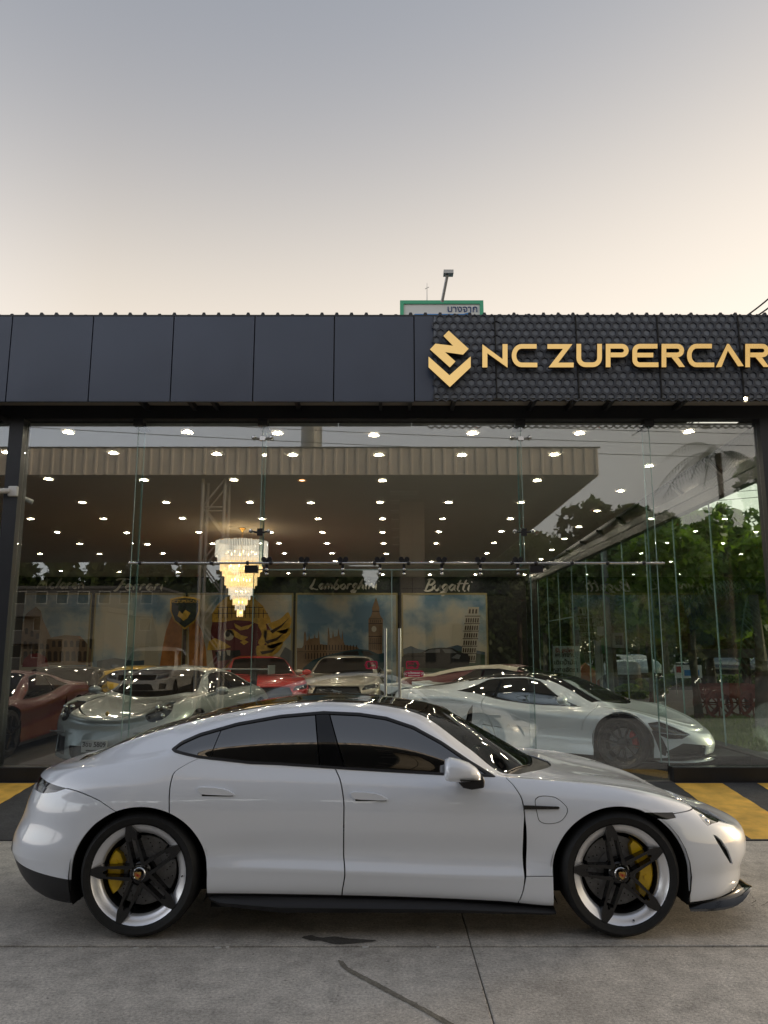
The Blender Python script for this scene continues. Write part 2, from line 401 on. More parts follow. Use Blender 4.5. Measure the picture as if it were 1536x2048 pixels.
# ------------------------------------------------------------------ ground
def concrete_mat(name, base, scale_v=(1.6, .16)):
    m = bpy.data.materials.new(name); m.use_nodes = True; nt = m.node_tree; b = nt.nodes['Principled BSDF']; b.inputs['Roughness'].default_value = .82
    tc = nt.nodes.new('ShaderNodeTexCoord'); V = nt.nodes.new('ShaderNodeNewGeometry').outputs['Position']
    def noise(sc, det, rough=.6, vec=V):
        n = nt.nodes.new('ShaderNodeTexNoise'); n.inputs['Scale'].default_value = sc; n.inputs['Detail'].default_value = det; n.inputs['Roughness'].default_value = rough
        nt.links.new(vec, n.inputs['Vector']); return n.outputs['Fac']
    def mr(v, a, bb, c, d):
        n = nt.nodes.new('ShaderNodeMapRange'); nt.links.new(v, n.inputs[0])
        for i, q in enumerate((a, bb, c, d)): n.inputs[i+1].default_value = q
        return n.outputs[0]
    def mul(a, bb):
        n = nt.nodes.new('ShaderNodeMath'); n.operation = 'MULTIPLY'; nt.links.new(a, n.inputs[0]); nt.links.new(bb, n.inputs[1]); return n.outputs[0]
    big = mul(mr(noise(.9, 4), .3, .7, .78, 1.18), mr(noise(2.6, 5, .65), .54, .66, 1.0, .82)); mid = mr(noise(7, 6, .7), .3, .7, .74, 1.24); fine = mr(noise(60, 4, .7), .3, .7, .62, 1.36); fine2 = mr(noise(170, 2, .6), .3, .7, .8, 1.2)
    sp = mr(noise(28, 2, .5), .66, .72, 1.0, .62)
    # broom marks running across the slab
    mp = nt.nodes.new('ShaderNodeMapping'); mp.inputs['Scale'].default_value = (14, 90, 1); nt.links.new(V, mp.inputs[0])
    br = mr(noise(1, 3, .6, mp.outputs[0]), .3, .7, .92, 1.08)
    f = mul(mul(mul(big, mid), mul(fine, fine2)), mul(sp, br))
    sc = nt.nodes.new('ShaderNodeVectorMath'); sc.operation = 'SCALE'; sc.inputs[0].default_value = base; nt.links.new(f, sc.inputs['Scale']); nt.links.new(sc.outputs[0], b.inputs['Base Color'])
    bp = nt.nodes.new('ShaderNodeBump'); bp.inputs['Strength'].default_value = .5; bp.inputs['Distance'].default_value = .004; nt.links.new(fine, bp.inputs['Height']); nt.links.new(bp.outputs[0], b.inputs['Normal'])
    MATS[name] = m; return m
CONC = concrete_mat('worn_concrete', (.47, .44, .395)); ASPH = concrete_mat('old_asphalt', (.055, .056, .06)); CONC2 = concrete_mat('kerb_concrete', (.24, .23, .215))
YPAINT = M('yellow_road_paint', (.78, .46, .075), .65, vary=(5, .28, 8), space='Object')
DIRT = M('joint_dirt', (.02, .019, .018), .95); STAIN = concrete_mat('wet_stain', (.08, .074, .066)); STAIN2 = concrete_mat('oil_trail', (.17, .155, .125))
gnd = MB().bb(-400, 400, -300, 700, -.6, -.045).build('ground', ASPH); tag(gnd, kind='structure')
xs = [-11.5, -5.5, .505, 6.5, 12.5]; ys = [-7.1, -1.1, 4.885, 7.425]
for i in range(4):
    for j in range(3):
        b = MB(); x0, x1, y0, y1 = xs[i]+.0025, xs[i+1]-.0025, ys[j]+.014, ys[j+1]-.014
        b.bb(x0, x1, y0, y1, -.04, 0); o = b.build('concrete_slab', CONC, gnd, world=True) if j and i else b.build('darkened_slab', ASPH, gnd, world=True); bevel(o, .006, 2)  # slabs out of view are made dark to dim their mirrored image
tag(MB().bb(-12, 13, -8, 7.5, -.044, -.03).build('joint_bed', DIRT, gnd, world=True))
def blob(name, pts, z, mat, seed=1, amp=.012):
    rnd = random.Random(seed); p = rpoly([(a, b) for a, b in pts], 8)
    p = [(a+rnd.uniform(-amp, amp), b+rnd.uniform(-amp, amp)) for a, b in p]
    return MB().add([(a, b, z) for a, b in p], [tuple(range(len(p)))]).build(name, mat, gnd, world=True)
def gpts(pp, z=0): return [tuple(atz(a, b, z)[:2]) for a, b in pp]
blob('wet_stain', gpts([(604, 1876), (622, 1871), (640, 1876), (668, 1874), (700, 1878), (748, 1881), (746, 1884), (700, 1888), (668, 1889), (640, 1882), (624, 1882)]), .003, STAIN, 3, .003)
blob('oil_trail', gpts([(676, 1923), (686, 1924), (700, 1938), (740, 1958), (790, 1985), (840, 2012), (900, 2044), (940, 2070), (925, 2072), (880, 2044), (820, 2010), (770, 1984), (725, 1960), (690, 1940)]), .003, STAIN2, 4, .003)
def crack(pp, w, seed):
    rnd = random.Random(seed); P = gpts(pp); q = []
    for (a, b), (c, d) in zip(P, P[1:]):
        for k in range(5): t = k/5; q.append((a+(c-a)*t+rnd.uniform(-.008, .008), b+(d-b)*t+rnd.uniform(-.008, .008)))
    L = [(x, y+w*rnd.uniform(.2, 1)) for x, y in q]; Rr = [(x, y-w*rnd.uniform(.2, 1)) for x, y in q]
    m = MB()
    for i in range(len(q)-1): m.add([(*L[i], .0025), (*L[i+1], .0025), (*Rr[i+1], .0025), (*Rr[i], .0025)], [(0, 3, 2, 1)])
    m.build('crack', DIRT, gnd, world=True)
crack([(1496, 1783), (1510, 1800), (1505, 1812), (1522, 1826), (1536, 1838)], .005, 1); crack([(1522, 1812), (1530, 1808), (1545, 1800)], .004, 2)
crack([(945, 1903), (955, 1925), (962, 1960), (972, 2000), (985, 2050)], .006, 5)
for i, (a, b, c) in enumerate(((160, 1898, 14), (272, 1898, 18), (310, 1898, 8), (436, 1897, 24), (455, 1896, 10), (731, 1896, 22), (876, 1896, 10), (1283, 1893, 5))):
    p = atz(a, b, 0); MB().box((p.x, p.y, .004), (c*.0016, .012, .006)).build('litter_scrap', M('pale_scrap', (.6, .6, .58), .8), gnd, world=True)
# ramp up to the showroom, hatched in yellow
RZ = .177; RY0, RY1 = 7.43, 9.36
def rz_(y): return RZ*min(1, max(0, (y-RY0)/(RY1-RY0)))
rp = MB(); xx = [-14, 14]
rp.add([(-14, RY0, -.04), (14, RY0, -.04), (-14, RY0, .006), (14, RY0, .006), (-14, RY1, RZ), (14, RY1, RZ), (-14, 9.47, RZ), (14, 9.47, RZ), (-14, 9.47, -.04), (14, 9.47, -.04)],
       [(0, 1, 3, 2), (2, 3, 5, 4), (4, 5, 7, 6), (6, 7, 9, 8)])
ramp = tag(rp.build('asphalt_ramp', ASPH), kind='structure')
def stripe(xt0, xt1, xb0, xb1, seed):
    rnd = random.Random(seed); n = 24; vs = []
    for i in range(n+1):
        t = i/n; y = RY0+.02+(RY1-RY0-.02)*t
        vs += [(xb0+(xt0-xb0)*t+rnd.uniform(-.006, .006), y, rz_(y)+.006), (xb1+(xt1-xb1)*t+rnd.uniform(-.006, .006), y, rz_(y)+.006)]
    m = MB().add(vs, [(2*i, 2*i+1, 2*i+3, 2*i+2) for i in range(n)]); m.build('yellow_marking', YPAINT, ramp, world=True)
x = 3.32
for k in range(6): stripe(3.34+.94*k, 3.88+.94*k, 3.31+.94*k, 3.86+.94*k, k)
for k in range(4): stripe(-4.56-.94*k, -4.0-.94*k, -4.56-.94*k, -4.0-.94*k, 10+k)
for k in range(4): stripe(-2.6+1.1*k, -2.06+1.1*k, -2.4+1.1*k, -1.86+1.1*k, 20+k)
# ------------------------------------------------------------------ the showroom building
STEEL = M('dark_steel', (.017, .019, .024), .45, vary=(3, .15)); ACP = M('charcoal_panel', (.052, .066, .102), .38, 0, 0, .5, vary=(.8, .10), bump=(1.4, .35, .02))
HEXM = M('charcoal_honeycomb', (.040, .045, .058), .5, vary=(6, .15)); HEXB = M('honeycomb_floor', (.14, .155, .18), .45, vary=(9, .25))
SOFF = M('soffit_board', (.35, .34, .33), .7); CEIL = M('ceiling_paint', (.68, .65, .60), .8, vary=(.4, .06)); NAVY = M('navy_wall', (.010, .013, .022), .6); DARKW = M('dark_wall', (.02, .02, .022), .7)
PLIN = M('black_plinth', (.012, .012, .013), .35, vary=(4, .4), bump=(9, .2, .01)); GLASS = glass_mat('showroom_glass', (.925, .955, .955), .10); GLASS_S = glass_mat('side_glass', (.87, .95, .92), .03, 0., .40)
GEDGE = M('glass_edge', (.28, .40, .38), .12, 0, 0, .6); STEELB = M('brushed_steel', (.55, .56, .57), .25, 1.); DSTEEL = M('dark_fitting', (.05, .05, .055), .3, .8)
GY, FY, BY, WX, FZ = 9.54, 9.0, 26.2, 4.81, .177
CZ0, CZ1 = 4.508, 4.10
def cz(y): return CZ0+(CZ1-CZ0)*(y-GY)/(BY-GY)
bld = thing('showroom', 'dark glass-fronted car showroom with charcoal fascia', 'showroom', (0, GY, FZ))
def B(mb, name, mat, smooth=None): return mb.build(name, mat, bld, smooth, world=True)
XL, XR = -12.0, 5.0
# fascia panels: sheets with open joints
jx = [-11.39, -10.41, -9.43, -8.45, -7.48, -6.5, -5.52, -4.551, -3.559, -2.573, -1.581, -.607, .367]
for i in range(len(jx)-1):
    m = MB(); a, b_ = jx[i]+.007, jx[i+1]-.007; n = 8; rnd = random.Random(i); vs = []
    for r in range(n+1):
        for c in range(n+1):
            u, v = c/n, r/n; e = 16*u*(1-u)*v*(1-v); bulge = -.012*e*rnd.uniform(.6, 1.2)
            vs.append((a+(b_-a)*u, FY+bulge, 4.638+(5.715-4.638)*v))
    m.add(vs, [(r*(n+1)+c, r*(n+1)+c+1, (r+1)*(n+1)+c+1, (r+1)*(n+1)+c) for r in range(n) for c in range(n)])
    m.bb(a, a+.02, FY+.002, FY+.05, 4.638, 5.715); m.bb(b_-.02, b_, FY+.002, FY+.05, 4.638, 5.715); m.bb(a, b_, FY+.002, FY+.04, 4.630, 4.6375)
    B(m, 'fascia_panel', ACP, 35)
B(MB().bb(.374, .60, FY-.004, FY+.05, 4.638, 5.715), 'fascia_panel', ACP)
B(MB().bb(XL, XR+.25, FY+.055, FY+.09, 4.66, 5.70), 'fascia_frame', DARKW); B(MB().bb(XL, XR+.25, FY-.002, FY+.12, 5.717, 5.737), 'top_flashing', STEEL)
# ribbed roof sheet whose rib ends show above the flashing
m = MB(); zt = 5.742; n = 0; rx = at(29, 632, FY).x-.185*40; vs = []
xx = rx
while xx < XR+.2:
    rh = .034*(1 if n % 5 else .55)*(.35 if n % 7 == 3 else 1); n += 1
    for dx, dz in ((0, 0), (.07, 0), (.085, rh), (.11, rh), (.125, 0)):
        vs.append((xx+dx, dz))
    xx += .1815
P = [(a, FY+.02, zt+b_) for a, b_ in vs]; Q = [(a, GY+12, zt+b_-.55) for a, b_ in vs]; k = len(P)
m.add(P+Q, [(i, i+1, k+i+1, k+i) for i in range(k-1)]); B(m, 'roof_sheet', STEEL)
rc = MB()
for (a, b_), (_, hh) in zip(vs[::5], vs[2::5]): rc.add([(a+.07, FY+.018, zt-.001), (a+.125, FY+.018, zt-.001), (a+.112, FY+.018, zt+hh), (a+.084, FY+.018, zt+hh)], [(0, 1, 2, 3)])
tag(B(rc, 'rib_closers', STEEL), kind='stuff')
# honeycomb cladding
m = MB(); m.bb(.605, XR+.3, FY-.035, FY+.04, 4.66, 5.70); B(m, 'honeycomb_backing', HEXB)
HP = .1043; HR_ = HP/math.sqrt(3); hy = FY-.036
hc = MB(); vs = []
for r, d in ((HR_*.992, 0.), (HR_*.992, -.02), (HR_*.73, -.02), (HR_*.69, -.001)):
    for i in range(6):
        a = math.pi/6+i*math.pi/3; vs.append((r*math.cos(a), d, r*math.sin(a)))
hc.add(vs, [(q*6+i, q*6+(i+1) % 6, (q+1)*6+(i+1) % 6, (q+1)*6+i) for q in range(3) for i in range(6)]); hme = hc.mesh('honeycomb_cell', HEXM)
cells = []
for r in range(12):
    z = 5.665-r*HR_*1.5; n = 0
    xx = .605+(HP/2 if r % 2 == 0 else 0)+.03
    while xx < XR+.35: cells.append((xx, z)); xx += HP
joints = [at(990, 720, FY).x, at(1152, 720, FY).x, at(1315, 720, FY).x, at(1477, 720, FY).x]
rest = MB(); nn = 0
for (xx, z) in cells:
    if any(abs(xx-q-.004) < .016 for q in joints) and random.random() < .55: continue
    if nn < 300 and xx < 4.75 and (5.665-z)/HR_/1.5 < 8.1:
        o = link('honeycomb_cell', hme, bld, True); o.location = (xx, hy, z); nn += 1
    else: rest.add([(v.co.x+xx, v.co.y+hy, v.co.z+z) for v in hme.vertices], [tuple(p.vertices) for p in hme.polygons])
tag(B(rest, 'honeycomb_field', HEXM), kind='stuff')
for q in joints: B(MB().bb(q-.006, q+.006, hy-.036, hy-.002, 4.66, 5.70), 'panel_joint', DIRT)
# beam, soffit and brackets, posts
B(MB().bb(XL, XR+.3, GY-.06, GY+.09, 4.561, 4.732), 'main_beam', STEEL); B(MB().bb(XL, XR+.3, FY+.10, GY+.3, 4.735, 4.755), 'soffit', SOFF)
for px in (288, 384, 430, 595, 761, 820, 906, 1064, 1142, 1217, 1360):
    c = at(px, 810, FY+.3).x; B(MB().bb(c-.022, c+.022, FY+.11, GY-.062, 4.66, 4.733), 'soffit_bracket', STEEL)
B(MB().bb(-4.70, -4.525, GY-.09, GY+.12, FZ, 4.56), 'corner_post', STEEL); B(MB().bb(4.72, 4.90, GY-.09, GY+.12, FZ, 4.56), 'corner_post', STEEL)
B(MB().bar((-4.6, GY-.02, 4.45), (-5.1, FY+.3, 4.7), .06), 'knee_brace', STEEL)
# plinths
for a, b_ in ((XL, -3.105), (3.359, XR)): bevel(B(MB().bb(a, b_, GY-.10, GY+.05, FZ-.1, .347), 'plinth', PLIN), .008)
B(MB().bb(-3.105, 3.359, GY-.07, GY+.06, FZ-.1, FZ+.004), 'threshold', M('stone_threshold', (.12, .115, .11), .4))
B(MB().bb(WX-.08, WX+.16, GY+.06, BY, FZ-.15, .36), 'side_plinth', PLIN)
B(MB().bb(4.0, WX-.085, GY+.9, GY+1.7, FZ, .34), 'step_block', PLIN)
# front glass: every pane its own sheet
def pane(x0, x1, z0, z1, y=GY, nm='glass_pane'): return B(MB().bb(x0+.004, x1-.004, y-.006, y+.006, z0, z1), nm, GLASS)
ztop = 4.553
for a, b_, z in ((-4.52, -3.105, .349), (-3.105, -1.531, .19), (1.726, 3.351, .19), (3.351, 4.715, .349)): pane(a, b_, z, ztop)
pane(-1.531, 1.726, 2.70, ztop)
for k in range(4): pane(-4.71-1.5*(k+1), -4.71-1.5*k, .349, ztop)
pane(-1.60, .092, .19, 2.66, GY+.035, 'door_leaf'); pane(.098, 1.80, .19, 2.66, GY+.035, 'door_leaf')
# glass fins behind the joints and thin edges
for xj, z0 in ((-3.105, .35), (-1.531, 2.72), (1.726, 2.72), (3.351, .35)):
    B(MB().bb(xj-.003, xj+.003, GY-.0075, GY+.0075, z0, ztop), 'glass_joint', GEDGE)
    B(MB().bb(xj-.007, xj+.007, GY+.03, GY+.26, max(z0, .9) if z0 < 1 else z0, ztop), 'glass_fin', GLASS_S)
    B(MB().bb(xj-.008, xj+.008, GY+.261, GY+.267, .35 if z0 < 1 else z0, ztop), 'fin_edge', GEDGE)
    B(MB().bb(xj-.06, xj+.06, GY-.04, GY+.28, 4.48, 4.56), 'fin_shoe', STEEL)
for xj in (-1.60, .095, 1.80): B(MB().bb(xj-.004, xj+.004, GY+.025, GY+.045, .19, 2.66), 'door_edge', GEDGE)
B(MB().bb(-1.6, 1.8, GY+.028, GY+.042, 2.655, 2.668), 'door_top_edge', GEDGE)
# spider fittings
for xj in (-1.531, 1.726):
    for z in (at(527, 876, GY).z, at(527, 1063, GY).z):
        m = MB(); dark = z < 4
        m.tube([(xj-.11, GY-.03, z), (xj-.05, GY-.015, z-.012), (xj+.05, GY-.015, z-.012), (xj+.11, GY-.03, z)], .012, 8); m.box((xj, GY-.012, z-.01), (.07, .03, .09 if dark else .05))
        B(m, 'spider_fitting', DSTEEL if dark else STEELB, 40)
        for s in (-1, 1): B(MB().lathe([(0, .016), (.018, .014), (.026, .004), (.026, -.02), (0, -.02)], ((xj+s*.11, GY-.035, z), (0, -1, 0), (1, 0, 0)), 14), 'fitting_disc', STEELB, 40)
# sliding door track, knobs, rollers, pulls
zr = 2.734; m = MB().tube([(at(260, 1127, GY).x, GY-.05, zr), (at(1326, 1127, GY).x, GY-.05, zr)], .014, 10); B(m, 'track_rail', STEELB, 40)
for px in (280, 352, 423, 495, 542, 612, 681, 749, 817, 886, 957, 1024, 1072, 1144, 1215, 1288): B(MB().ell((at(px, 1127, GY-.05).x, GY-.055, zr), (.026, .026, .026), 12, 8), 'rail_knob', DSTEEL, 60)
for px in (534, 609, 686, 760, 808, 883, 960, 1035):
    c = at(px, 1140, GY).x; m = MB(); m.bb(c-.018, c+.018, GY-.03, GY-.02, zr-.15, zr+.05)
    for s in (-.035, .035): m.cyl((c+s, GY-.06, zr+.045), (c+s, GY-.03, zr+.045), .032, n=14)
    B(m, 'door_roller', DSTEEL, 40)
    for dz in (-.075, -.13): B(MB().ell((c, GY-.035, zr+dz), (.02, .02, .02), 10, 8), 'roller_bolt', STEELB, 60)
for px in (503, 1072): c = at(px, 1135, GY).x; B(MB().bb(c-.08, c+.08, GY-.03, GY+.05, 2.62, 2.71), 'patch_fitting', DSTEEL)
for px in (771, 799):
    c = at(px, 1255, GY).x; B(MB().cyl((c, GY-.06, .75), (c, GY-.06, at(px, 1257, GY).z), .017, n=14), 'door_pull', M('pull_steel', (.30, .30, .30), .35, 1.), 40)
    for z in (1.0, 1.75): B(MB().cyl((c, GY-.06, z), (c, GY+.02, z), .012, n=8), 'pull_standoff', STEELB)
# ceiling, walls, floor inside
m = MB(); m.add([(XL, GY+.10, cz(GY)+.04), (WX-.1, GY+.10, cz(GY)+.04), (WX-.1, BY, cz(BY)+.04), (XL, BY, cz(BY)+.04), (XL, GY+.10, cz(GY)), (WX-.1, GY+.10, cz(GY)), (WX-.1, BY, cz(BY)), (XL, BY, cz(BY))],
                [(0, 1, 2, 3), (7, 6, 5, 4), (0, 4, 5, 1), (1, 5, 6, 2), (2, 6, 7, 3), (3, 7, 4, 0)]); B(m, 'ceiling', CEIL)
FLM = M('showroom_floor_tile', (.11, .105, .10), .22, vary=(2, .15)); tag(MB().bb(XL, WX+.3, GY-.06, BY+.2, FZ-.2, FZ).build('showroom_floor', FLM), kind='structure')
B(MB().bb(XL, WX+.3, BY, BY+.2, FZ, 5.0), 'back_wall', DARKW); B(MB().bb(XL-.2, XL, GY-.05, BY+.2, FZ, 5.0), 'side_wall', DARKW)
B(MB().bb(XL+.01, 4.2, BY-.05, BY-.003, 3.52, 4.12), 'name_board', NAVY)
B(MB().bb(XL, WX-.1, BY-.6, BY-.06, 4.13, 4.2), 'cornice', CEIL)
# side wall: glass panes between slim edges, clad beam above
yj = [GY+.08, 11.37, 12.84, 14.23, 15.69, 17.13, 18.52, 19.99, 21.54, 23.01, 24.46]
for a, b_ in zip(yj, yj[1:]):
    B(MB().bb(WX-.005, WX+.005, a+.004, b_-.004, .362, 3.84), 'side_pane', GLASS_S); B(MB().bb(WX-.010, WX+.010, b_-.006, b_+.006, .362, 3.84), 'pane_edge', GEDGE)
B(MB().bb(WX-.005, WX+.005, 19.99, 23.01, 2.5, 2.53), 'transom', GEDGE); B(MB().bb(WX-.05, WX+.05, 24.46, BY, .36, 3.84), 'side_infill', DARKW)
B(MB().bb(WX-.07, WX+.07, GY+.10, BY, 3.842, 3.99), 'side_beam', STEEL); B(MB().bb(WX-.02, WX+.02, GY+.10, BY, 3.992, 4.72), 'side_cladding', M('bronze_cladding', (.05, .045, .04), .25, .3))
B(MB().bb(WX-.085, WX-.03, GY+.12, BY, 3.995, 4.12), 'side_rail', STEEL)
for k in range(11): y = GY+1+1.5*k; B(MB().bar((WX-.05, y, 4.0), (WX-.05, y+.7, cz(y)-.02), .04), 'truss_web', STEEL)
# ------------------------------------------------------------------ gold sign
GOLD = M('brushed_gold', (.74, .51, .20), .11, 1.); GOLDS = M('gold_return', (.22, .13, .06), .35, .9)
sign = thing('shop_sign', 'gold logo and lettering on the honeycomb fascia', 'sign', (2.7, FY-.1, 5.2))
SY = FY-.145
def zp3(p): q = at(820+p[0]*.234375, 620+p[1]*.234375, SY); return (q.x, q.z)
def zp4(p): q = at(1176+p[0]*.234375, 620+p[1]*.234375, SY); return (q.x, q.z)
FR = ((0, SY, 0), (1, 0, 0), (0, 0, 1), (0, -1, 0))
def letter(polys, name='letter'):
    a = MB(); b_ = MB()
    for p in polys:
        a.cur = 0; a.prism(p, FR, -.004, .004)
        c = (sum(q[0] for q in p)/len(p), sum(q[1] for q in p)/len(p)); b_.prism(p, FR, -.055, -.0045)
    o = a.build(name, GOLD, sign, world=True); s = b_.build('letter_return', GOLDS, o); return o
def ribbon(path, w, arcs=None):
    """mitred stroke: list of quads along the centre line"""
    P = [Vector((a, b_)) for a, b_ in path]; n = len(P); L = []; R_ = []
    for i in range(n):
        d0 = (P[i]-P[i-1]).normalized() if i else (P[1]-P[0]).normalized(); d1 = (P[i+1]-P[i]).normalized() if i < n-1 else d0
        t = (d0+d1).normalized(); nn = Vector((-t.y, t.x)); c = max(.4, nn.dot(Vector((-d0.y, d0.x)))); o = nn*(w/2/c)
        L.append(tuple(P[i]+o)); R_.append(tuple(P[i]-o))
    return L+R_[::-1]
def arc(cx, cy, rx, ry, a0, a1, n=9): return [(cx+rx*math.cos(math.radians(a0+(a1-a0)*i/n)), cy+ry*math.sin(math.radians(a0+(a1-a0)*i/n))) for i in range(n+1)]
letter([[zp3(p) for p in [(330, 177), (500, 332), (452, 382), (298, 360), (388, 440), (340, 490), (170, 337), (217, 288), (367, 306), (285, 222)]]], 'logo_mark')
letter([[zp3(p) for p in [(158, 398), (337, 558), (518, 397), (518, 490), (340, 658), (158, 490)]]], 'logo_mark')
letter([[zp3(p) for p in [(617, 293), (789, 420), (789, 292), (832, 292), (832, 493), (660, 370), (660, 491), (617, 491)]]])
letter([[zp3(p) for p in ribbon([(1080, 311)]+arc(952, 390, 65, 79, 270, 90, 12)+[(1086, 470)], 39)]])
letter([[zp3(p) for p in [(1172, 292), (1386, 292), (1265, 450), (1396, 450), (1396, 490), (1182, 490), (1305, 332), (1172, 332)]]])
letter([[zp4(p) for p in ribbon([(-79, 290)]+arc(-20, 410, 59, 58, 180, 90, 6)+arc(40, 410, 58, 58, 90, 0, 6)+[(98, 290)], 40)]])
def bowl(x0, x1): return ribbon([(x0+21, 489), (x0+21, 310)]+arc(x1-58, 347, 37, 37, -90, 90, 8)+[(x0+42, 384)], 40)
letter([[zp4(p) for p in bowl(150, 347)]])
letter([[zp4(p) for p in ribbon([(592, 310)]+arc(440, 352, 42, 42, 270, 180, 5)+arc(440, 425, 42, 43, 180, 90, 5)+[(600, 468)], 40)], [zp4(p) for p in [(419, 366), (556, 366), (556, 405), (419, 405)]]])
letter([[zp4(p) for p in bowl(626, 820)], [zp4(p) for p in [(712, 405), (768, 405), (826, 487), (778, 487)]]])
letter([[zp4(p) for p in ribbon([(1056, 309)]+arc(925, 389, 62, 80, 270, 90, 12)+[(1076, 469)], 39)]])
letter([[zp4(p) for p in [(1090, 489), (1186, 290), (1202, 290), (1328, 479), (1279, 481), (1192, 348), (1138, 487)]]])
letter([[zp4(p) for p in bowl(1340, 1545)], [zp4(p) for p in [(1428, 405), (1484, 405), (1545, 487), (1497, 487)]]])
# ------------------------------------------------------------------ back wall script names, murals
def meshtext(name, body, size, mat, mw, ext=.004, bold=0., align='CENTER'):
    cu = bpy.data.curves.new('lettering', 'FONT'); cu.body = body; cu.size = size; cu.align_x = align; cu.align_y = 'CENTER'; cu.extrude = ext; cu.offset = bold; cu.resolution_u = 3
    o = bpy.data.objects.new('lettering', cu); COL.objects.link(o); dg = bpy.context.evaluated_depsgraph_get(); dg.update()
    me = bpy.data.meshes.new_from_object(o.evaluated_get(dg)); bpy.data.objects.remove(o); bpy.data.curves.remove(cu); me.transform(mw); me.materials.clear(); me.materials.append(mat); me.name = name; return me
def facing(loc, rz=0.): return Matrix.Translation(loc) @ Matrix.Rotation(rz, 4, 'Z') @ Matrix.Rotation(math.pi/2, 4, 'X')
FRONT = (math.pi/2, 0, 0)
GL = {'M': [[(0, 0), (.12, .5), (.2, 1), (.38, .35), (.62, 1), (.66, .5), (.78, 0)]], 'c': [[(.4, .45), (.28, .55), (.08, .38), (.05, .12), (.22, 0), (.42, .1)]], 'l': [[(.02, .05), (.2, .6), (.3, 1.0)], ],
      'a': [[(.42, .48), (.2, .52), (.04, .25), (.12, .02), (.3, .1), (.46, .5)], [(.46, .5), (.42, .1), (.52, .02)]], 'r': [[(.05, .5), (.1, .25), (.06, 0)], [(.08, .3), (.22, .5), (.4, .48)]],
      'e': [[(.05, .24), (.38, .36), (.34, .52), (.16, .5), (.04, .2), (.2, 0), (.42, .1)]], 'n': [[(.05, .5), (.06, 0)], [(.06, .25), (.25, .52), (.4, .4), (.4, .1), (.5, .0)]],
      'F': [[(.0, .85), (.25, 1.02), (.95, .95)], [(.5, .98), (.4, .5), (.25, .05), (.02, -.02)], [(.28, .5), (.72, .55)]], 'i': [[(.1, .5), (.08, .05), (.16, 0)], [(.2, .74), (.24, .8)]],
      'L': [[(.3, 1.0), (.18, .5), (.02, .05), (.3, .06), (.72, .0)]], 'm': [[(.05, .5), (.04, 0)], [(.05, .3), (.22, .52), (.3, .35), (.28, 0)], [(.29, .3), (.48, .52), (.56, .35), (.56, .02)]],
      'b': [[(.2, 1.0), (.06, .4), (.05, .02), (.28, 0), (.42, .25), (.28, .5), (.08, .35)]], 'o': [[(.25, .5), (.06, .3), (.1, .04), (.3, .0), (.44, .25), (.36, .48), (.22, .5)]],
      'g': [[(.42, .48), (.2, .52), (.06, .28), (.16, .06), (.34, .15), (.44, .48), (.36, -.2), (.18, -.45), (.02, -.3), (.2, -.1), (.5, .05)]], 'h': [[(.22, 1.0), (.1, .5), (.04, 0)], [(.07, .25), (.25, .5), (.38, .4), (.38, .05), (.46, 0)]],
      'B': [[(.18, 1.0), (.1, .5), (.02, 0)], [(.0, .95), (.4, 1.02), (.56, .8), (.4, .55), (.14, .52)], [(.14, .52), (.5, .42), (.52, .12), (.25, -.04), (-.1, .03)]], 'u': [[(.04, .5), (.04, .12), (.2, 0), (.38, .2), (.42, .5)], [(.42, .5), (.4, .08), (.5, 0)]],
      't': [[(.22, .95), (.12, .4), (.14, .02), (.3, .02)], [(.0, .6), (.42, .66)]]}
WD = dict(M=.95, F=.75, L=.72, B=.62, m=.70, l=.36, i=.30, r=.46, t=.40)
CHALK = M('cream_script', (.72, .69, .62), .6)
def script(word, pxa, pxb, py0, py1, label):
    a, b_ = at(pxa, py1, BY-.05), at(pxb, py1, BY-.05); h = at(pxa, py0, BY-.05).z-a.z
    tot = sum(WD.get(c, .52) for c in word); sx = (b_.x-a.x)/tot
    t = thing('wall_lettering', label, 'lettering', (a.x, BY-.051, a.z)); cx = a.x
    for c in word:
        m = MB()
        for st in GL[c]:
            p = rpoly([(u, v) for u, v in st], 5); k = (len(st)-1)*5+1; p = p[:k]
            # brush: ribbon with a slanted nib
            L = []; Rr = []
            for i, (u, v) in enumerate(p):
                ed = min(1, .45+min(i, k-1-i)*.16); x_ = cx+(u+.22*v)*sx*.95; z_ = a.z+v*h
                L.append((x_-.026*ed, BY-.06, z_+.028*ed)); Rr.append((x_+.026*ed, BY-.06, z_-.028*ed))
            n = len(L); m.add(L+Rr+[(q[0], BY-.0515, q[2]) for q in L+Rr], [(i, n+i, n+i+1, i+1) for i in range(n-1)]+[(2*n+i, 2*n+i+1, 3*n+i+1, 3*n+i) for i in range(n-1)])
        m.build('letter', CHALK, t, world=True); cx += WD.get(c, .52)*sx
script('Mclaren', 74, 168, 1156, 1177, 'cream script reading Mclaren on the navy board')
script('Ferrari', 227, 328, 1158, 1180, 'cream script reading Ferrari on the navy board')
script('Lamborghini', 619, 756, 1158, 1178, 'cream script reading Lamborghini on the navy board')
script('Bugatti', 850, 942, 1159, 1181, 'cream script reading Bugatti on the navy board')
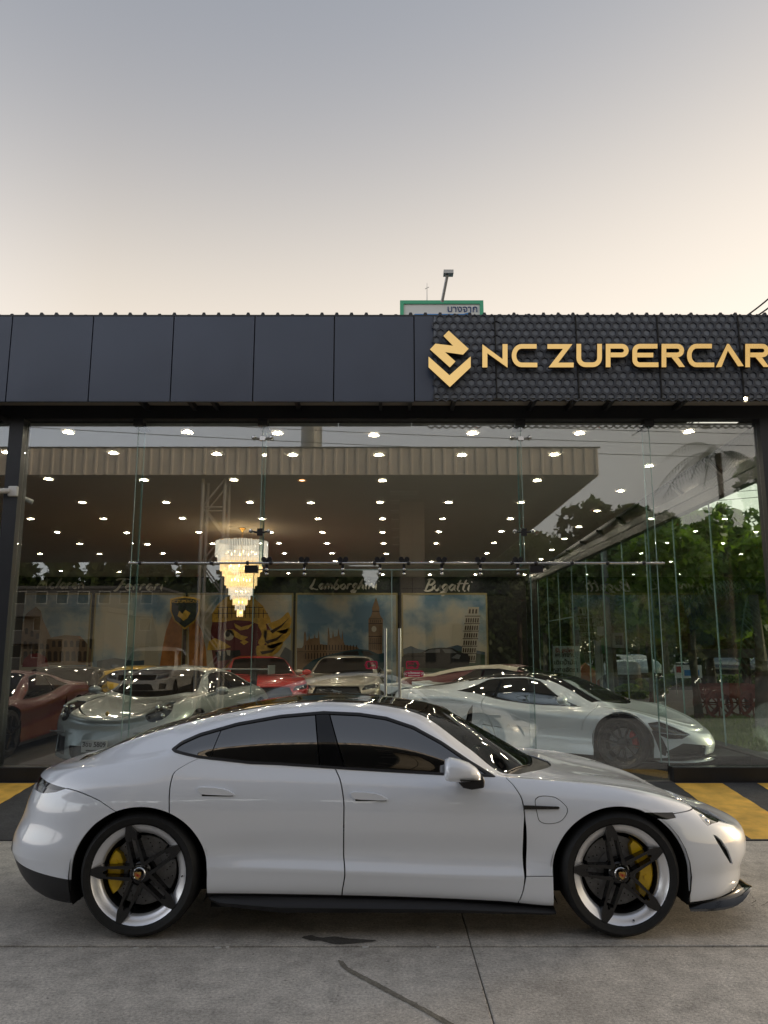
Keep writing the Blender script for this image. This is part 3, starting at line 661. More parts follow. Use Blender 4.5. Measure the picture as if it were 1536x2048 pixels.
# ------------------------------------------------------------------ car materials
PAINT_W = M('pearl_white_paint', (.85, .89, .96), .28, 0.02, 1.0, .6, coat_rough=.008); PAINT_W.node_tree.nodes['Principled BSDF'].inputs['Coat IOR'].default_value = 1.75
GLOSS_K = M('gloss_black_plastic', (.005, .005, .006), .10, 0., .35)
SATIN_K = M('satin_black_plastic', (.018, .018, .02), .45)
TINT = M('tinted_window', (.004, .0045, .005), .015, 0., 0., .5, ior=2.7)
WSG = M('windscreen_glass', (.004, .0045, .005), .02, 0., 0., .5, ior=1.75)
ROOFG = M('black_roof_glass', (.006, .006, .006), .03, 0., 0., .6, ior=1.5)
RUBBER = M('tyre_rubber', (.010, .010, .0105), .62, vary=(30, .2))
SILVER = M('satin_silver_rim', (.86, .87, .90), .30, .65)
DISCM = M('brake_disc_metal', (.30, .30, .31), .5, .3, vary=(40, .2))
YELLOW_C = M('yellow_caliper_paint', (.90, .58, .01), .35, 0., .4)
CHROME = M('chrome', (.8, .8, .8), .08, 1.)
GOLD_E = M('gold_emblem', (.55, .36, .10), .3, .7)
RED_E = M('red_enamel', (.4, .02, .02), .3)
LENS = M('clear_lamp_lens', (.34, .36, .38), .05, .5, 1., .8)
LAMPBOWL = M('lamp_bowl', (.25, .26, .28), .1, .8)
WELL = M('wheel_well_liner', (.008, .008, .008), .9)
# ------------------------------------------------------------------ wheels (outer face towards -y)
WAX = ((0, 0, 0), (0, -1, 0), (1, 0, 0))
def make_wheel(parent, R, Rr, spokes, tyre_w=.27, rim_mat=None, lip_mat=None, disc=True, cal=None, cal_a=0., spoke_mat=None, cap=True, base=0., n=48):
    """wheel thing-part: tyre > rim lip, barrel, spokes, disc, caliper, cap as sub-parts"""
    s = R/.36
    t = MB().lathe([(Rr-.006, -.03), (Rr+.004, 0), (Rr+.016, .009), ((R+Rr)/2, .011), ((R+Rr)/2+.003, .014), ((R+Rr)/2+.007, .014), ((R+Rr)/2+.010, .010), (R-.016, -.004), (R-.004, -.028), (R, -.055), (R, -.055-tyre_w+.11), (R-.012, -tyre_w+.03), (R-.05, -tyre_w), (Rr, -tyre_w)], WAX, n).build('tyre', RUBBER, parent, 50)
    g = MB()
    for k in range(3): g.lathe([(R+.0006, -.085-k*.045), (R+.0006, -.092-k*.045)], WAX, n)
    lip = MB().lathe([(Rr+.001, .002), (Rr-.004, -.003), (Rr*.93, -.012), (Rr*.865, -.022), (Rr*.82, -.036), (Rr*.81, -.05)], WAX, n).build('rim', lip_mat or SILVER, parent, 60)
    MB().lathe([(Rr*.81, -.046), (Rr*.79, -.12), (Rr*.79, -tyre_w+.03), (.02, -tyre_w+.03)], WAX, n).build('barrel', SATIN_K, parent, 40)
    if disc:
        d = MB().lathe([(.02, -.098), (Rr*.42, -.098), (Rr*.42, -.112), (Rr*.70, -.112), (Rr*.70, -.14), (.02, -.14)], WAX, n).build('brake_disc', DISCM, parent, 30)
        h = MB()
        for i in range(15):
            a = 2*math.pi*i/15
            for q, rr in enumerate((.50, .56, .63)):
                b = a+q*.11; c = Vector((rr*Rr*math.cos(b), .1125, rr*Rr*math.sin(b)))
                h.cyl(c, c+Vector((0, -.0022, 0)), .0042, n=6)
        tag(h.build('drill_holes', WELL, parent), kind='stuff')
    if cal:
        c = MB(); k = 14; pr = []
        r0, r1, span = Rr*.43, Rr*.75, math.radians(cal[1])
        vs = []
        for i in range(k+1):
            a = cal_a-span/2+span*i/k; e = abs(i/k-.5)*2; ri = r0+(r1-r0)*.45*max(0, e-.75)*4
            for r, h in ((ri, -.088), (ri+.008, -.066), (r1-.012, -.060), (r1, -.075), (r1, -.15), (ri, -.15)):
                vs.append((r*math.cos(a), -h, r*math.sin(a)))
        fs = [(i*6+j, i*6+(j+1) % 6, (i+1)*6+(j+1) % 6, (i+1)*6+j) for i in range(k) for j in range(6)]
        fs += [tuple(range(6)), tuple(range(k*6+5, k*6-1, -1))]
        c.add(vs, fs)
        for a in (-.33, .33):
            aa = cal_a+a; p = Vector((Rr*.60*math.cos(aa), .064, Rr*.60*math.sin(aa))); c.cyl(p, p+Vector((0, -.006, 0)), .017, n=12)
        c.build('brake_caliper', cal[0], parent, 40)
    for k in range(spokes['n']):
        a = base+2*math.pi*k/spokes['n']; u = Vector((math.cos(a), 0, math.sin(a))); v = Vector((-math.sin(a), 0, math.cos(a)))
        m = MB()
        for poly, h0, h1 in spokes['polys']:
            # each polygon is raised from a tilted plane: (r, t) -> height falls towards the hub
            vs = []
            pl = poly
            ar = sum(pl[i][0]*pl[(i+1) % len(pl)][1]-pl[(i+1) % len(pl)][0]*pl[i][1] for i in range(len(pl)))
            if ar < 0: pl = pl[::-1]
            nn = len(pl); sc = Rr/.285
            cx = sum(p[0] for p in pl)/nn; cy = sum(p[1] for p in pl)/nn
            top = [u*(p[0]*sc)+v*((cy+(p[1]-cy)*.84)*sc)+Vector((0, -(h1+(p[0]-.285)*spokes.get('tilt', .1)), 0)) for p in pl]
            bot = [u*(p[0]*sc)+v*((cy+(p[1]-cy)*1.12)*sc)+Vector((0, -(h0+(p[0]-.285)*spokes.get('tilt', .1)), 0)) for p in pl]
            m.add(top+bot, [tuple(range(nn)), tuple(range(2*nn-1, nn-1, -1))]+[(i, nn+i, nn+(i+1) % nn, (i+1) % nn) for i in range(nn)])
        m.build('spoke', spoke_mat or GLOSS_K, parent, 25)
    hb = MB().lathe([(0, -.022), (.05*s, -.022), (.066*s, -.03), (.078*s, -.05), (.082*s, -.1)], WAX, 30)
    for k in range(5):
        a = base+math.pi/5+2*math.pi*k/5; p = Vector((.062*s*math.cos(a), .05, .062*s*math.sin(a))); hb.cyl(p, p+Vector((0, -.022, 0)), .013*s, .01*s, n=6)
    hb.build('hub', spoke_mat or GLOSS_K, parent, 35)
    if cap:
        MB().lathe([(.0305*s, -.022), (.0305*s, -.014), (.035*s, -.012), (.038*s, -.015), (.038*s, -.024)], WAX, 32).build('cap_ring', CHROME, parent, 40)
        MB().lathe([(0, -.014), (.031*s, -.0155)], WAX, 24).build('centre_cap', GLOSS_K, parent, 40)
        if cap == 'crest':
            sh = [(-.019, .017), (-.008, .020), (0, .018), (.008, .020), (.019, .017), (.020, .002), (.014, -.012), (0, -.023), (-.014, -.012), (-.020, .002)]
            fr = ((0, -.012, 0), (1, 0, 0), (0, 0, 1), (0, -1, 0))
            e = MB().prism(sh, fr, -.003, .0015).build('crest_emblem', GOLD_E, parent)
            q = MB()
            for x, z in ((-.011, .006), (.011, -.004)):
                for j in range(3): q.box((x+(.0 if x < 0 else 0), -.0138, z+.006-.006*j), (.013, .001, .003))
            q.box((0, -.0142, 0), (.011, .0012, .014)); q.build('crest_bars', RED_E, parent)
def place_wheel(car, x, y, z, far, **kw):
    w = bpy.data.objects.new('wheel', None); COL.objects.link(w); w.parent = car; w.empty_display_size = .1
    w.location = (x, y, z); w.rotation_euler = (0, 0, math.pi if far else 0)
    return w
def wheels(car, specs, **kw):
    """specs: (x, y, z, far, R, Rr, cal_angle, base)"""
    for (x, y, z, far, R, Rr, ca, base) in specs:
        w = place_wheel(car, x, y, z, far)
        make_wheel(w, R, Rr, cal_a=ca, base=base, **kw)
SPOKE_TWIN = dict(n=5, tilt=.10, polys=[
    ([(.215, -.006), (.196, -.013), (.196, -.040), (.228, -.043), (.250, -.036), (.288, -.020), (.288, .020), (.250, .036), (.228, .043), (.196, .040), (.196, .013), (.215, .006)], -.045, .004),
    ([(.045, .020), (.1965, .019), (.1965, .036), (.10, .044), (.045, .046)], -.05, .006), ([(.045, -.020), (.1965, -.019), (.1965, -.036), (.10, -.044), (.045, -.046)], -.05, .006)])
# ------------------------------------------------------------------ the white sports saloon at the kerb
def hero_car(loc):
    car = thing('parked_car', 'pearl white four-door sports saloon parked side-on in front of the showroom', 'car', loc)
    R = []
    def row(xr, xf, Lr, Lf, w, z, **k): R.append(dict(xr=xr, xf=xf, Lr=Lr, Lf=Lf, w=w, z=z, **k))
    row(-2.20, 2.22, .6, .6, .80, .16)
    row(-2.44, 2.42, .75, .8, [(-2.5, .86), (-1.9, .93), (-1, .945), (0, .935), (1, .945), (1.5, .955), (2, .93), (2.4, .85)],
        [(-2.45, .33), (-2.3, .265), (-1.92, .20), (-1.86, .20), (-1.04, .252), (-.2, .238), (.72, .207), (1.04, .183), (1.85, .188), (2.35, .20)])
    row(-2.515, 2.44, .8, .8, [(-2.5, .93), (-1.9, .955), (-1, .972), (0, .971), (.9, .967), (1.45, .965), (1.9, .945), (2.4, .9)],
        [(-2.45, .41), (-1.9, .41), (-.78, .395), (.86, .345), (1.9, .34), (2.4, .31)], crease=1)
    row(-2.50, 2.485, .8, .85, [(-2.5, .94), (-1.9, .965), (-1.45, .975), (-1, .950), (-.78, .934), (0, .926), (.8, .924), (1.05, .950), (1.45, .972), (1.9, .95), (2.4, .9)],
        [(-2.45, .49), (-1, .475), (.86, .43), (1.9, .42), (2.4, .395)])
    row(-2.455, 2.495, .8, .88, [(-2.5, .93), (-1.9, .965), (-1.45, .983), (-1, .962), (-.5, .95), (.4, .95), (.9, .957), (1.45, .98), (1.9, .945), (2.4, .88)],
        [(-2.45, .60), (0, .61), (1.45, .59), (2, .54), (2.4, .475)])
    row(-2.42, 2.475, .78, .88, [(-2.5, .91), (-1.9, .955), (-1.45, .983), (-1, .962), (-.5, .95), (.4, .948), (.9, .955), (1.45, .975), (1.9, .915), (2.35, .84)],
        [(-2.4, .72), (-1.45, .77), (0, .765), (.9, .745), (1.45, .725), (1.9, .66), (2.2, .59), (2.38, .535)])
    row(-2.385, 2.42, .75, .82, [(-2.4, .87), (-1.9, .915), (-1.45, .945), (-1, .93), (-.5, .92), (.4, .918), (.9, .922), (1.45, .935), (1.9, .86), (2.3, .76)],
        [(-2.4, .815), (-1.9, .87), (-1.45, .89), (-.5, .875), (.4, .855), (.9, .835), (1.45, .81), (1.9, .715), (2.2, .605), (2.34, .565)])
    w7 = [(-2.35, .80), (-1.9, .83), (-1.45, .86), (-1.1, .87), (-.5, .872), (.4, .872), (.8, .87), (1.45, .86), (1.9, .78), (2.25, .68)]
    z7 = [(-2.33, .875), (-1.9, .945), (-1.6, .98), (-1.31, 1.03), (-1.14, 1.015), (-.8, .982), (-.2, .950), (.38, .918), (.73, .905), (1, .888), (1.45, .852), (1.9, .745), (2.2, .615), (2.3, .59)]
    w9 = [(-2.3, .62), (-2.0, .68), (-1.6, .765), (-1.32, .79), (-1.16, .765), (-.93, .735), (-.65, .71), (-.37, .695), (-.13, .70), (.04, .71), (.22, .735), (.39, .77), (.57, .81), (.73, .845), (1, .80), (1.45, .72), (1.9, .64), (2.2, .58)]
    z9 = [(-2.27, .908), (-2, .958), (-1.6, 1.025), (-1.42, 1.055), (-1.325, 1.083), (-1.16, 1.163), (-.926, 1.226), (-.649, 1.273), (-.371, 1.293), (-.135, 1.283), (.04, 1.258), (.218, 1.202), (.394, 1.111), (.566, 1.0), (.727, .915), (1, .885), (1.25, .868), (1.45, .845), (1.72, .80), (1.9, .745), (2, .705), (2.15, .635)]
    row(-2.35, 2.34, .7, .77, w7, z7)
    w8 = lambda x: (spl(w7, x)+spl(w9, x))/2+.10*np.clip(spl(z9, x)-spl(z7, x), 0, .4)
    z8 = lambda x: (spl(z7, x)+spl(z9, x))/2
    row(-2.30, 2.24, .62, .7, w8, z8)
    row(-2.27, 2.19, .55, .65, w9, z9)
    row(-2.22, 2.14, .45, .6, [(-2.2, .45), (-2.0, .52), (-1.7, .56), (-1.38, .57), (-.93, .568), (-.4, .56), (0, .56), (.25, .585), (.57, .67), (.8, .735), (1, .66), (1.45, .52), (1.9, .42), (2.1, .38)],
        [(-2.2, .925), (-2.03, .955), (-1.7, 1.085), (-1.38, 1.185), (-1.1, 1.253), (-.88, 1.295), (-.63, 1.330), (-.39, 1.343), (-.14, 1.335), (.105, 1.305), (.25, 1.268), (.57, 1.06), (.80, .908), (1, .893), (1.2, .878), (1.45, .855), (1.72, .812), (1.9, .762), (2.1, .66)])
    row(-2.18, 2.11, .4, .55, [(-2.2, .25), (-1.7, .31), (0, .31), (.5, .36), (.85, .40), (1.1, .36), (1.9, .22), (2.1, .2)],
        [(-2.2, .93), (-2.05, .965), (-1.7, 1.107), (-1.38, 1.203), (-1.1, 1.270), (-.88, 1.310), (-.63, 1.340), (-.39, 1.354), (-.14, 1.348), (.105, 1.326), (.32, 1.285), (.6, 1.145), (.9, .975), (1.05, .905), (1.25, .875), (1.45, .842), (1.72, .795), (1.9, .745), (2.08, .655)])
    row(-2.14, 2.08, .3, .4, 0., [(-2.12, .935), (-2.03, .968), (-1.7, 1.115), (-1.38, 1.21), (-1.11, 1.278), (-.9, 1.315), (-.69, 1.342), (-.36, 1.360), (-.1, 1.354), (.2, 1.328), (.37, 1.30), (.64, 1.175), (.9, 1.035), (1.1, .925), (1.25, .878), (1.45, .842), (1.72, .792), (1.9, .74), (2.05, .66)])
    m = loft(R, 8, 26, 150)
    X = lambda q: q['V'][:, 0]; Y = lambda q: q['V'][:, 1]; Z = lambda q: q['V'][:, 2]
    # wheel arches
    for cx in (-1.45, 1.45):
        def fa(q):
            dx = X(q)-cx; dz = Z(q)-.36
            return np.where((Y(q) > .35) & (q['p'] < 7.2), np.where(dz > 0, np.hypot(dx/.413, dz/.392)-1, np.abs(dx)/.413-1), 1.)
        _, m = split(m, fa(m))
    sill, m = split(m, m['p']-1.0)
    panel('sill', sill, SATIN_K, car, .02)
    # one object per side
    def pair(nm, mm, mat, d=.012, off=0.):
        for sg in (-1, 1): panel(nm, mm, mat, car, d, sg, off)
    # black rear apron
    def fap(q):
        x = X(q); line = np.where(x > -2.35, .325+.05*(-1.87-x)/.5, .375+(-2.35-x)*2.6)
        return np.where(x < -1.5, Z(q)-np.minimum(line, .545), 1.)
    a, m = gap(m, fap, .002); panel('rear_apron', a, SATIN_K, car)
    # black front lower lip
    def ffl(q): return np.where(X(q) > 1.5, Z(q)-(.197+.006*(X(q)-1.85)/.5), 1.)
    a, m = split(m, ffl(m)); panel('front_lip', a, GLOSS_K, car)
    # side glass
    dlo = [(-1.325, 1.068), (-1.273, 1.111), (-1.159, 1.161), (-.926, 1.224), (-.649, 1.271), (-.371, 1.293), (-.135, 1.283), (.04, 1.258), (.218, 1.202), (.394, 1.111), (.566, 1.0), (.727, .906),
           (.384, .918), (-.211, .951), (-.628, .978), (-.816, .985), (-1.14, 1.02), (-1.242, 1.04), (-1.30, 1.053)]
    side = lambda V, p: (V[:, 1] > .5) & (p > 5.5)
    g, m = cutpoly(m, dlo, side)
    gi, trim = split(g, psdf(dlo, X(g), Z(g))+.0155)
    pair('window_trim', trim, SATIN_K, .006, off=.003)
    q = lambda s: (lambda mm: X(mm)-spl(s, Z(mm)))
    qw, rest = gap(gi, q([(1.0, -1.075), (1.19, -1.02)]), .003)
    rw, rest = gap(rest, q([(.95, -.372), (1.29, -.425)]), .004)
    bp, fw = gap(rest, q([(.95, -.215), (1.29, -.335)]), .004)
    pair('quarter_window', qw, TINT, .004, off=-.003); pair('rear_side_window', rw, TINT, .004, off=-.003)
    pair('centre_pillar', bp, GLOSS_K, .004, off=-.001); pair('front_side_window', fw, TINT, .004, off=-.003)
    # windscreen, roof, rear glass (above row 10)
    low, up = split(m, m['p']-10.0)
    hd = lambda mm: X(mm)-(.25+.10*(1-np.clip(Y(mm)/.58, 0, 1)**2))
    cw = lambda mm: X(mm)-(.79+.31*(1-np.clip(Y(mm)/.73, 0, 1)**2))
    cw2 = lambda mm: X(mm)-(.87+.36*(1-np.clip(Y(mm)/.73, 0, 1)**2))
    rb = lambda mm: X(mm)-(-2.04-.05*(1-np.clip(Y(mm)/.5, 0, 1)**2))
    tail, up = gap(up, rb, .003); rear, up = gap(up, lambda mm: X(mm)+.93, .003); roof, up = gap(up, hd, .003)
    ws, up = gap(up, cw, .002); cowl, hoodc = gap(up, cw2, .002)
    panel('rear_window', rear, ROOFG, car, .006); panel('roof', roof, ROOFG, car, .006); panel('windscreen', ws, WSG, car, .006, off=-.002)
    panel('cowl', cowl, SATIN_K, car, .01, off=-.012)
    body = join(low, tail, hoodc)
    # lamps and vents seen from the side
    tl = [(-2.6, .862), (-2.30, .862), (-2.20, .862), (-1.945, .842), (-2.03, .812), (-2.14, .792), (-2.32, .79), (-2.6, .79)]
    t, body = cutpoly(body, tl, lambda V, p: V[:, 0] < -1.7, fine=.015)
    tt, tb = split(t, psdf([(-2.7, .826), (-2.05, .826), (-1.9, .836), (-1.9, .9), (-2.7, .9)], X(t), Z(t)))
    panel('tail_light_bar', tt, GLOSS_K, car, .02, off=-.003); pair('tail_light', tb, M('smoked_lamp', (.09, .085, .095), .06, 0, .5), .02, off=-.012)
    hl = [(1.955, .80), (1.958, .748), (1.975, .70), (2.0, .645), (2.03, .612), (2.07, .62), (2.16, .615), (2.25, .585), (2.20, .66), (2.10, .76)]
    h, body = cutpoly(body, hl, lambda V, p: (V[:, 0] > 1.8) & (V[:, 1] > .36), fine=.012)
    hi, ho = split(h, X(h)-2.055); hl_s = hi; pair('headlight', hi, LENS, .03, off=-.004); pair('headlight_surround', ho, GLOSS_K, .03, off=-.006)
    ac = [(2.058, .565), (2.085, .555), (2.12, .525), (2.165, .46), (2.20, .372), (2.172, .385), (2.125, .45), (2.078, .525)]
    s_, body = cutpoly(body, ac, lambda V, p: V[:, 1] > .4, fine=.008); pair('bumper_intake', s_, WELL, .04, off=-.02)
    mk = [(1.60, .716), (1.80, .706), (1.815, .676), (1.745, .67), (1.66, .682)]
    s_, body = cutpoly(body, mk, lambda V, p: V[:, 1] > .7, fine=.01); pair('side_marker', s_, GLOSS_K, .015, off=-.003)
    # front grille opening below the plate (nose centre)
    gr = [(-1, .22), (.55, .22), (.50, .315), (-1, .315)]
    s_, body = cutpoly(body, gr, lambda V, p: V[:, 0] > 2.1, (1, 2)); panel('lower_grille', s_, SATIN_K, car, .03, off=-.02)
    # doors
    xrd = [(.25, -1.27), (.712, -1.277), (.87, -1.287), (.935, -1.278), (.979, -1.221), (1.02, -1.13), (1.05, -1.0)]
    xb = [(.2, -.229), (.243, -.228), (.37, -.211), (.474, -.221), (.736, -.22), (.873, -.24), (.97, -.287)]
    xf = [(.15, .80), (.193, .825), (.288, .861), (.37, .873), (.684, .879), (.78, .87), (.853, .833), (.923, .764)]
    upper, lower = split(body, -(body['p']-7.0))
    rq, r2 = gap(lower, q(xrd), .0038); rd, r2 = gap(r2, q(xb), .0038)
    wv = lambda mm: .0038+.0085*spl([(.30, 0), (.42, .75), (.50, 1), (.60, .8), (.69, .0)], Z(mm))
    fd, ff = gap(r2, q(xf), wv)
    # charge flap and fender seams
    cf = rpoly([(.955, .795), (1.06, .802), (1.12, .765), (1.14, .725), (1.10, .668), (1.03, .65), (.975, .66), (.957, .70)], 5)
    fl, ff = gap(ff, lambda mm: np.where((Y(mm) > .6), psdf(cf, X(mm), Z(mm)), 1.), .0022)
    lo, ff = gap(ff, lambda mm: np.where(X(mm) < 1.3, Z(mm)-.352, 1.), .002)
    bump, ff = gap(ff, lambda mm: np.where(X(mm) > 1.5, Z(mm)-(.700+.02*(X(mm)-1.85)), 1.), .0026)
    rbm, rq = gap(rq, lambda mm: np.where(X(mm) < -1.4, Z(mm)-spl([(-2.4, .84), (-1.95, .84), (-1.75, .80), (-1.62, .735), (-1.4, .6)], X(mm)), 1.), .0026)
    panel('rear_bumper', rbm, PAINT_W, car); panel('front_bumper', bump, PAINT_W, car)
    pair('charge_flap', fl, PAINT_W, .006); pair('rear_quarter', rq, PAINT_W); pair('front_fender', join(lo, ff), PAINT_W)
    # bonnet shut line in the upper body
    fh, ups = gap(upper, lambda mm: np.where((X(mm) > .9) & (X(mm) < 2.12), 9.35-mm['p'], 1.), .02)
    panel('bonnet', fh, PAINT_W, car, .006); panel('upper_body', ups, PAINT_W, car)
    # door handles: proud grip over a greyed plate and black strip standing for shade
    doors = []
    for nm, dm, hx, hz in (('rear_door', rd, -1.004, .8375), ('front_door', fd, -.066, .808)):
        for sgn in (-1, 1):
            d = panel(nm, dm, PAINT_W, car, mirror=sgn); doors.append(d)
            o = MB()
            yy = np.abs(dm['V'][:, 0]-hx)+np.abs(dm['V'][:, 2]-hz); yk = dm['V'][yy.argmin(), 1]
            prof = rpoly([(-.106, .021), (.03, .017), (.096, -.004), (.108, -.022), (.0, -.0225), (-.09, -.016)], 5)
            o.prism([(a, b-.0*a) for a, b in prof], ((hx, sgn*(yk-.004), hz), (1, 0, -.02), (0, 0, 1), (0, sgn, 0)), 0, .019)
            ho = o.build('door_handle', PAINT_W, d, 50); bevel(ho, .006, 3)
            rec = MB().prism(rpoly([(-.098, -.012), (.1, -.018), (.085, -.034), (.02, -.044), (-.05, -.042), (-.085, -.028)], 4), ((hx, sgn*(yk-.006), hz), (1, 0, -.02), (0, 0, 1), (0, sgn, 0)), 0, .0085)
            ro = rec.build('recess_shade_plate', M('shaded_recess_paint', (.6, .63, .67), .35, 0, .6), d, 50); bevel(ro, .003, 2)
            sl = MB().box((hx+.01, sgn*(yk+.009), hz-.0235), (.19, .008, .010)); sl.build('handle_shade_strip', WELL, d)
    # fender vent bar
    for sgn in (-1, 1):
        b = MB().prism([(.872, .757), (1.085, .750), (1.094, .743), (1.085, .735), (.872, .733)], ((0, sgn*.950, 0), (1, 0, 0), (0, 0, 1), (0, sgn, 0)), 0, .021)
        o = b.build('fender_vent', GLOSS_K, car); bevel(o, .003, 2)
        # skirt blade
        s = MB(); st = [(-1.02, .955), (-.95, .985), (-.6, .99), (.4, .985), (1.0, .975), (1.05, .96)]
        vs = []; n = 0
        for x, y in st:
            zt = float(spl([(-1.04, .243), (-.2, .225), (.72, .192), (1.05, .165)], [x])[0]); e = 0 if abs(x) < .99 else 1
            hgt = float(spl([(-1.02, .03), (-.8, .085), (-.3, .07), (.6, .05), (1.05, .03)], [x])[0])
            for yy, zz in ((.86, zt), (y-.04, zt-.005), (y-.008, zt-.03*hgt/.07), (y, zt-.62*hgt), (y-.012, zt-hgt), (.86, zt-hgt-.01)):
                vs.append((x, sgn*yy, zz))
            n += 1
        fs = [(i*6+j, (i+1)*6+j, (i+1)*6+(j+1) % 6, i*6+(j+1) % 6) for i in range(n-1) for j in range(6)]+[tuple(range(6)), tuple(range(n*6-1, n*6-7, -1))]
        if sgn > 0: fs = [f[::-1] for f in fs]
        s.add(vs, fs).build('side_skirt', SATIN_K, car, 40)
        # mirror
        mr = bpy.data.objects.new('door_mirror', None); COL.objects.link(mr); mr.parent = car
        sec = [(-.118, .062, .030, .0), (-.112, .085, .072, .004), (-.085, .098, .084, .006), (-.03, .098, .080, .0), (.03, .086, .066, -.006), (.075, .06, .044, -.014), (.098, .028, .02, -.022)]
        vs = []; K = 20
        for x, hy, hz, dz in sec:
            for i in range(K):
                a = 2*math.pi*i/K; cz = math.sin(a); cy = math.cos(a); e = .75
                vs.append((.505+x, sgn*(1.055+hy*math.copysign(abs(cy)**e, cy)), .960+dz+hz*math.copysign(abs(cz)**e, cz)*(1 if cz > 0 else .62)))
        fs = [(i*K+j, (i+1)*K+j, (i+1)*K+(j+1) % K, i*K+(j+1) % K) for i in range(len(sec)-1) for j in range(K)]+[tuple(range(K)), tuple(range(len(sec)*K-1, len(sec)*K-K-1, -1))]
        if sgn > 0: fs = [f[::-1] for f in fs]
        MB().add(vs, fs).build('mirror_shell', PAINT_W, mr, 60)
        a = MB(); a.prism([(.47, .905), (.60, .928), (.615, .95), (.63, .91), (.625, .872), (.55, .862), (.50, .872)], ((0, sgn*.88, 0), (1, 0, 0), (0, 0, 1), (0, sgn, 0)), 0, .18)
        bevel(a.build('mirror_arm', SATIN_K, mr, 40), .01, 2)
        MB().prism([(.47, .934), (.60, .936), (.602, .929), (.475, .926)], ((0, sgn*1.05, 0), (1, 0, 0), (0, 0, 1), (0, sgn, 0)), .02, .112).build('mirror_indicator', GLOSS_K, mr)
    # splitter: thin blade that follows the bumper corner and kicks up at its tips
    sp = MB(); vs = []; n = 36
    for i in range(n+1):
        a = -math.pi/2+math.pi*i/n; c, s_ = math.cos(a), math.sin(a)
        x0 = 1.86+.60*abs(c)**(2/2.6); yy = .925*math.copysign(abs(s_)**(2/2.6), s_)
        up = .062*math.exp(-((abs(a)-.75)/.33)**2)
        nx, ny = c/max(.2, math.hypot(c, .7*s_)), .7*s_/max(.2, math.hypot(c, .7*s_))
        for (o_, z_) in ((-.10, .195), (-.035, .178+.5*up), (.0, .15+up), (.012, .145+up), (.004, .136+.8*up+.02*abs(s_)), (-.06, .118+.035*abs(s_)), (-.06-.24*c, .116+.035*abs(s_))):
            vs.append((x0+o_*nx, yy+o_*ny*.6, z_))
    fs = [(i*7+j, i*7+j+1, (i+1)*7+j+1, (i+1)*7+j) for i in range(n) for j in range(6)]
    sp.add(vs, fs).build('front_splitter', GLOSS_K, car, 40)
    # headlamp modules under the lens
    for sgn in (-1, 1):
        for (zx, zz) in ((1.985, .715), (2.02, .665), (2.04, .705), (2.045, .64)):
            k = np.argmin(np.abs(hl_s['V'][:, 0]-zx)+np.abs(hl_s['V'][:, 2]-zz)); c_ = Vector(hl_s['V'][k]-hl_s['N'][k]*.014)
            MB().ell((c_.x, sgn*c_.y, c_.z), (.019, .019, .019), 12, 8).build('headlamp_element', CHROME, car, 60)
    # wheel wells and floor pan
    wl = MB()
    for cx in (-1.45, 1.45):
        for sgn in (-1, 1):
            vs = []; k = 20
            for i in range(k+1):
                a = math.radians(-25+230*i/k)
                for y in (.955, .52): vs.append((cx+.425*math.cos(a), sgn*y, .36+.405*math.sin(a)))
            wl.add(vs, [(2*i, 2*i+1, 2*i+3, 2*i+2) for i in range(k)]); wl.bb(cx-.42, cx+.42, sgn*.50, sgn*.52, .2, .76)
    wl.bb(-1.03, 1.03, -.86, .86, .15, .2); wl.bb(-2.2, -1.03, -.5, .5, .15, .3); wl.bb(1.03, 2.2, -.5, .5, .14, .3)
    wl.build('underbody', WELL, car, 40)
    kw = dict(spokes=SPOKE_TWIN, cap='crest')
    for (x, far, ca, base, cs) in ((1.45, 0, .15, 30, 95), (-1.45, 0, math.pi, 33, 66), (1.45, 1, math.pi-.15, 30, 95), (-1.45, 1, 0, 33, 66)):
        w = place_wheel(car, x, (.962 if far else -.962), .36, far)
        make_wheel(w, .36, .285, cal_a=ca, base=math.radians(base), cal=(YELLOW_C, cs*1.12), tyre_w=.30, **kw)
        p = Vector((.262*math.cos(math.radians(-77)), .008, .262*math.sin(math.radians(-77)))) if x > 0 else Vector((.262*math.cos(math.radians(-2)), .008, .262*math.sin(math.radians(-2))))
        MB().cyl(p, p+Vector((0, -.014, 0)), .005, .004, 8).build('valve', SATIN_K, w)
    return car
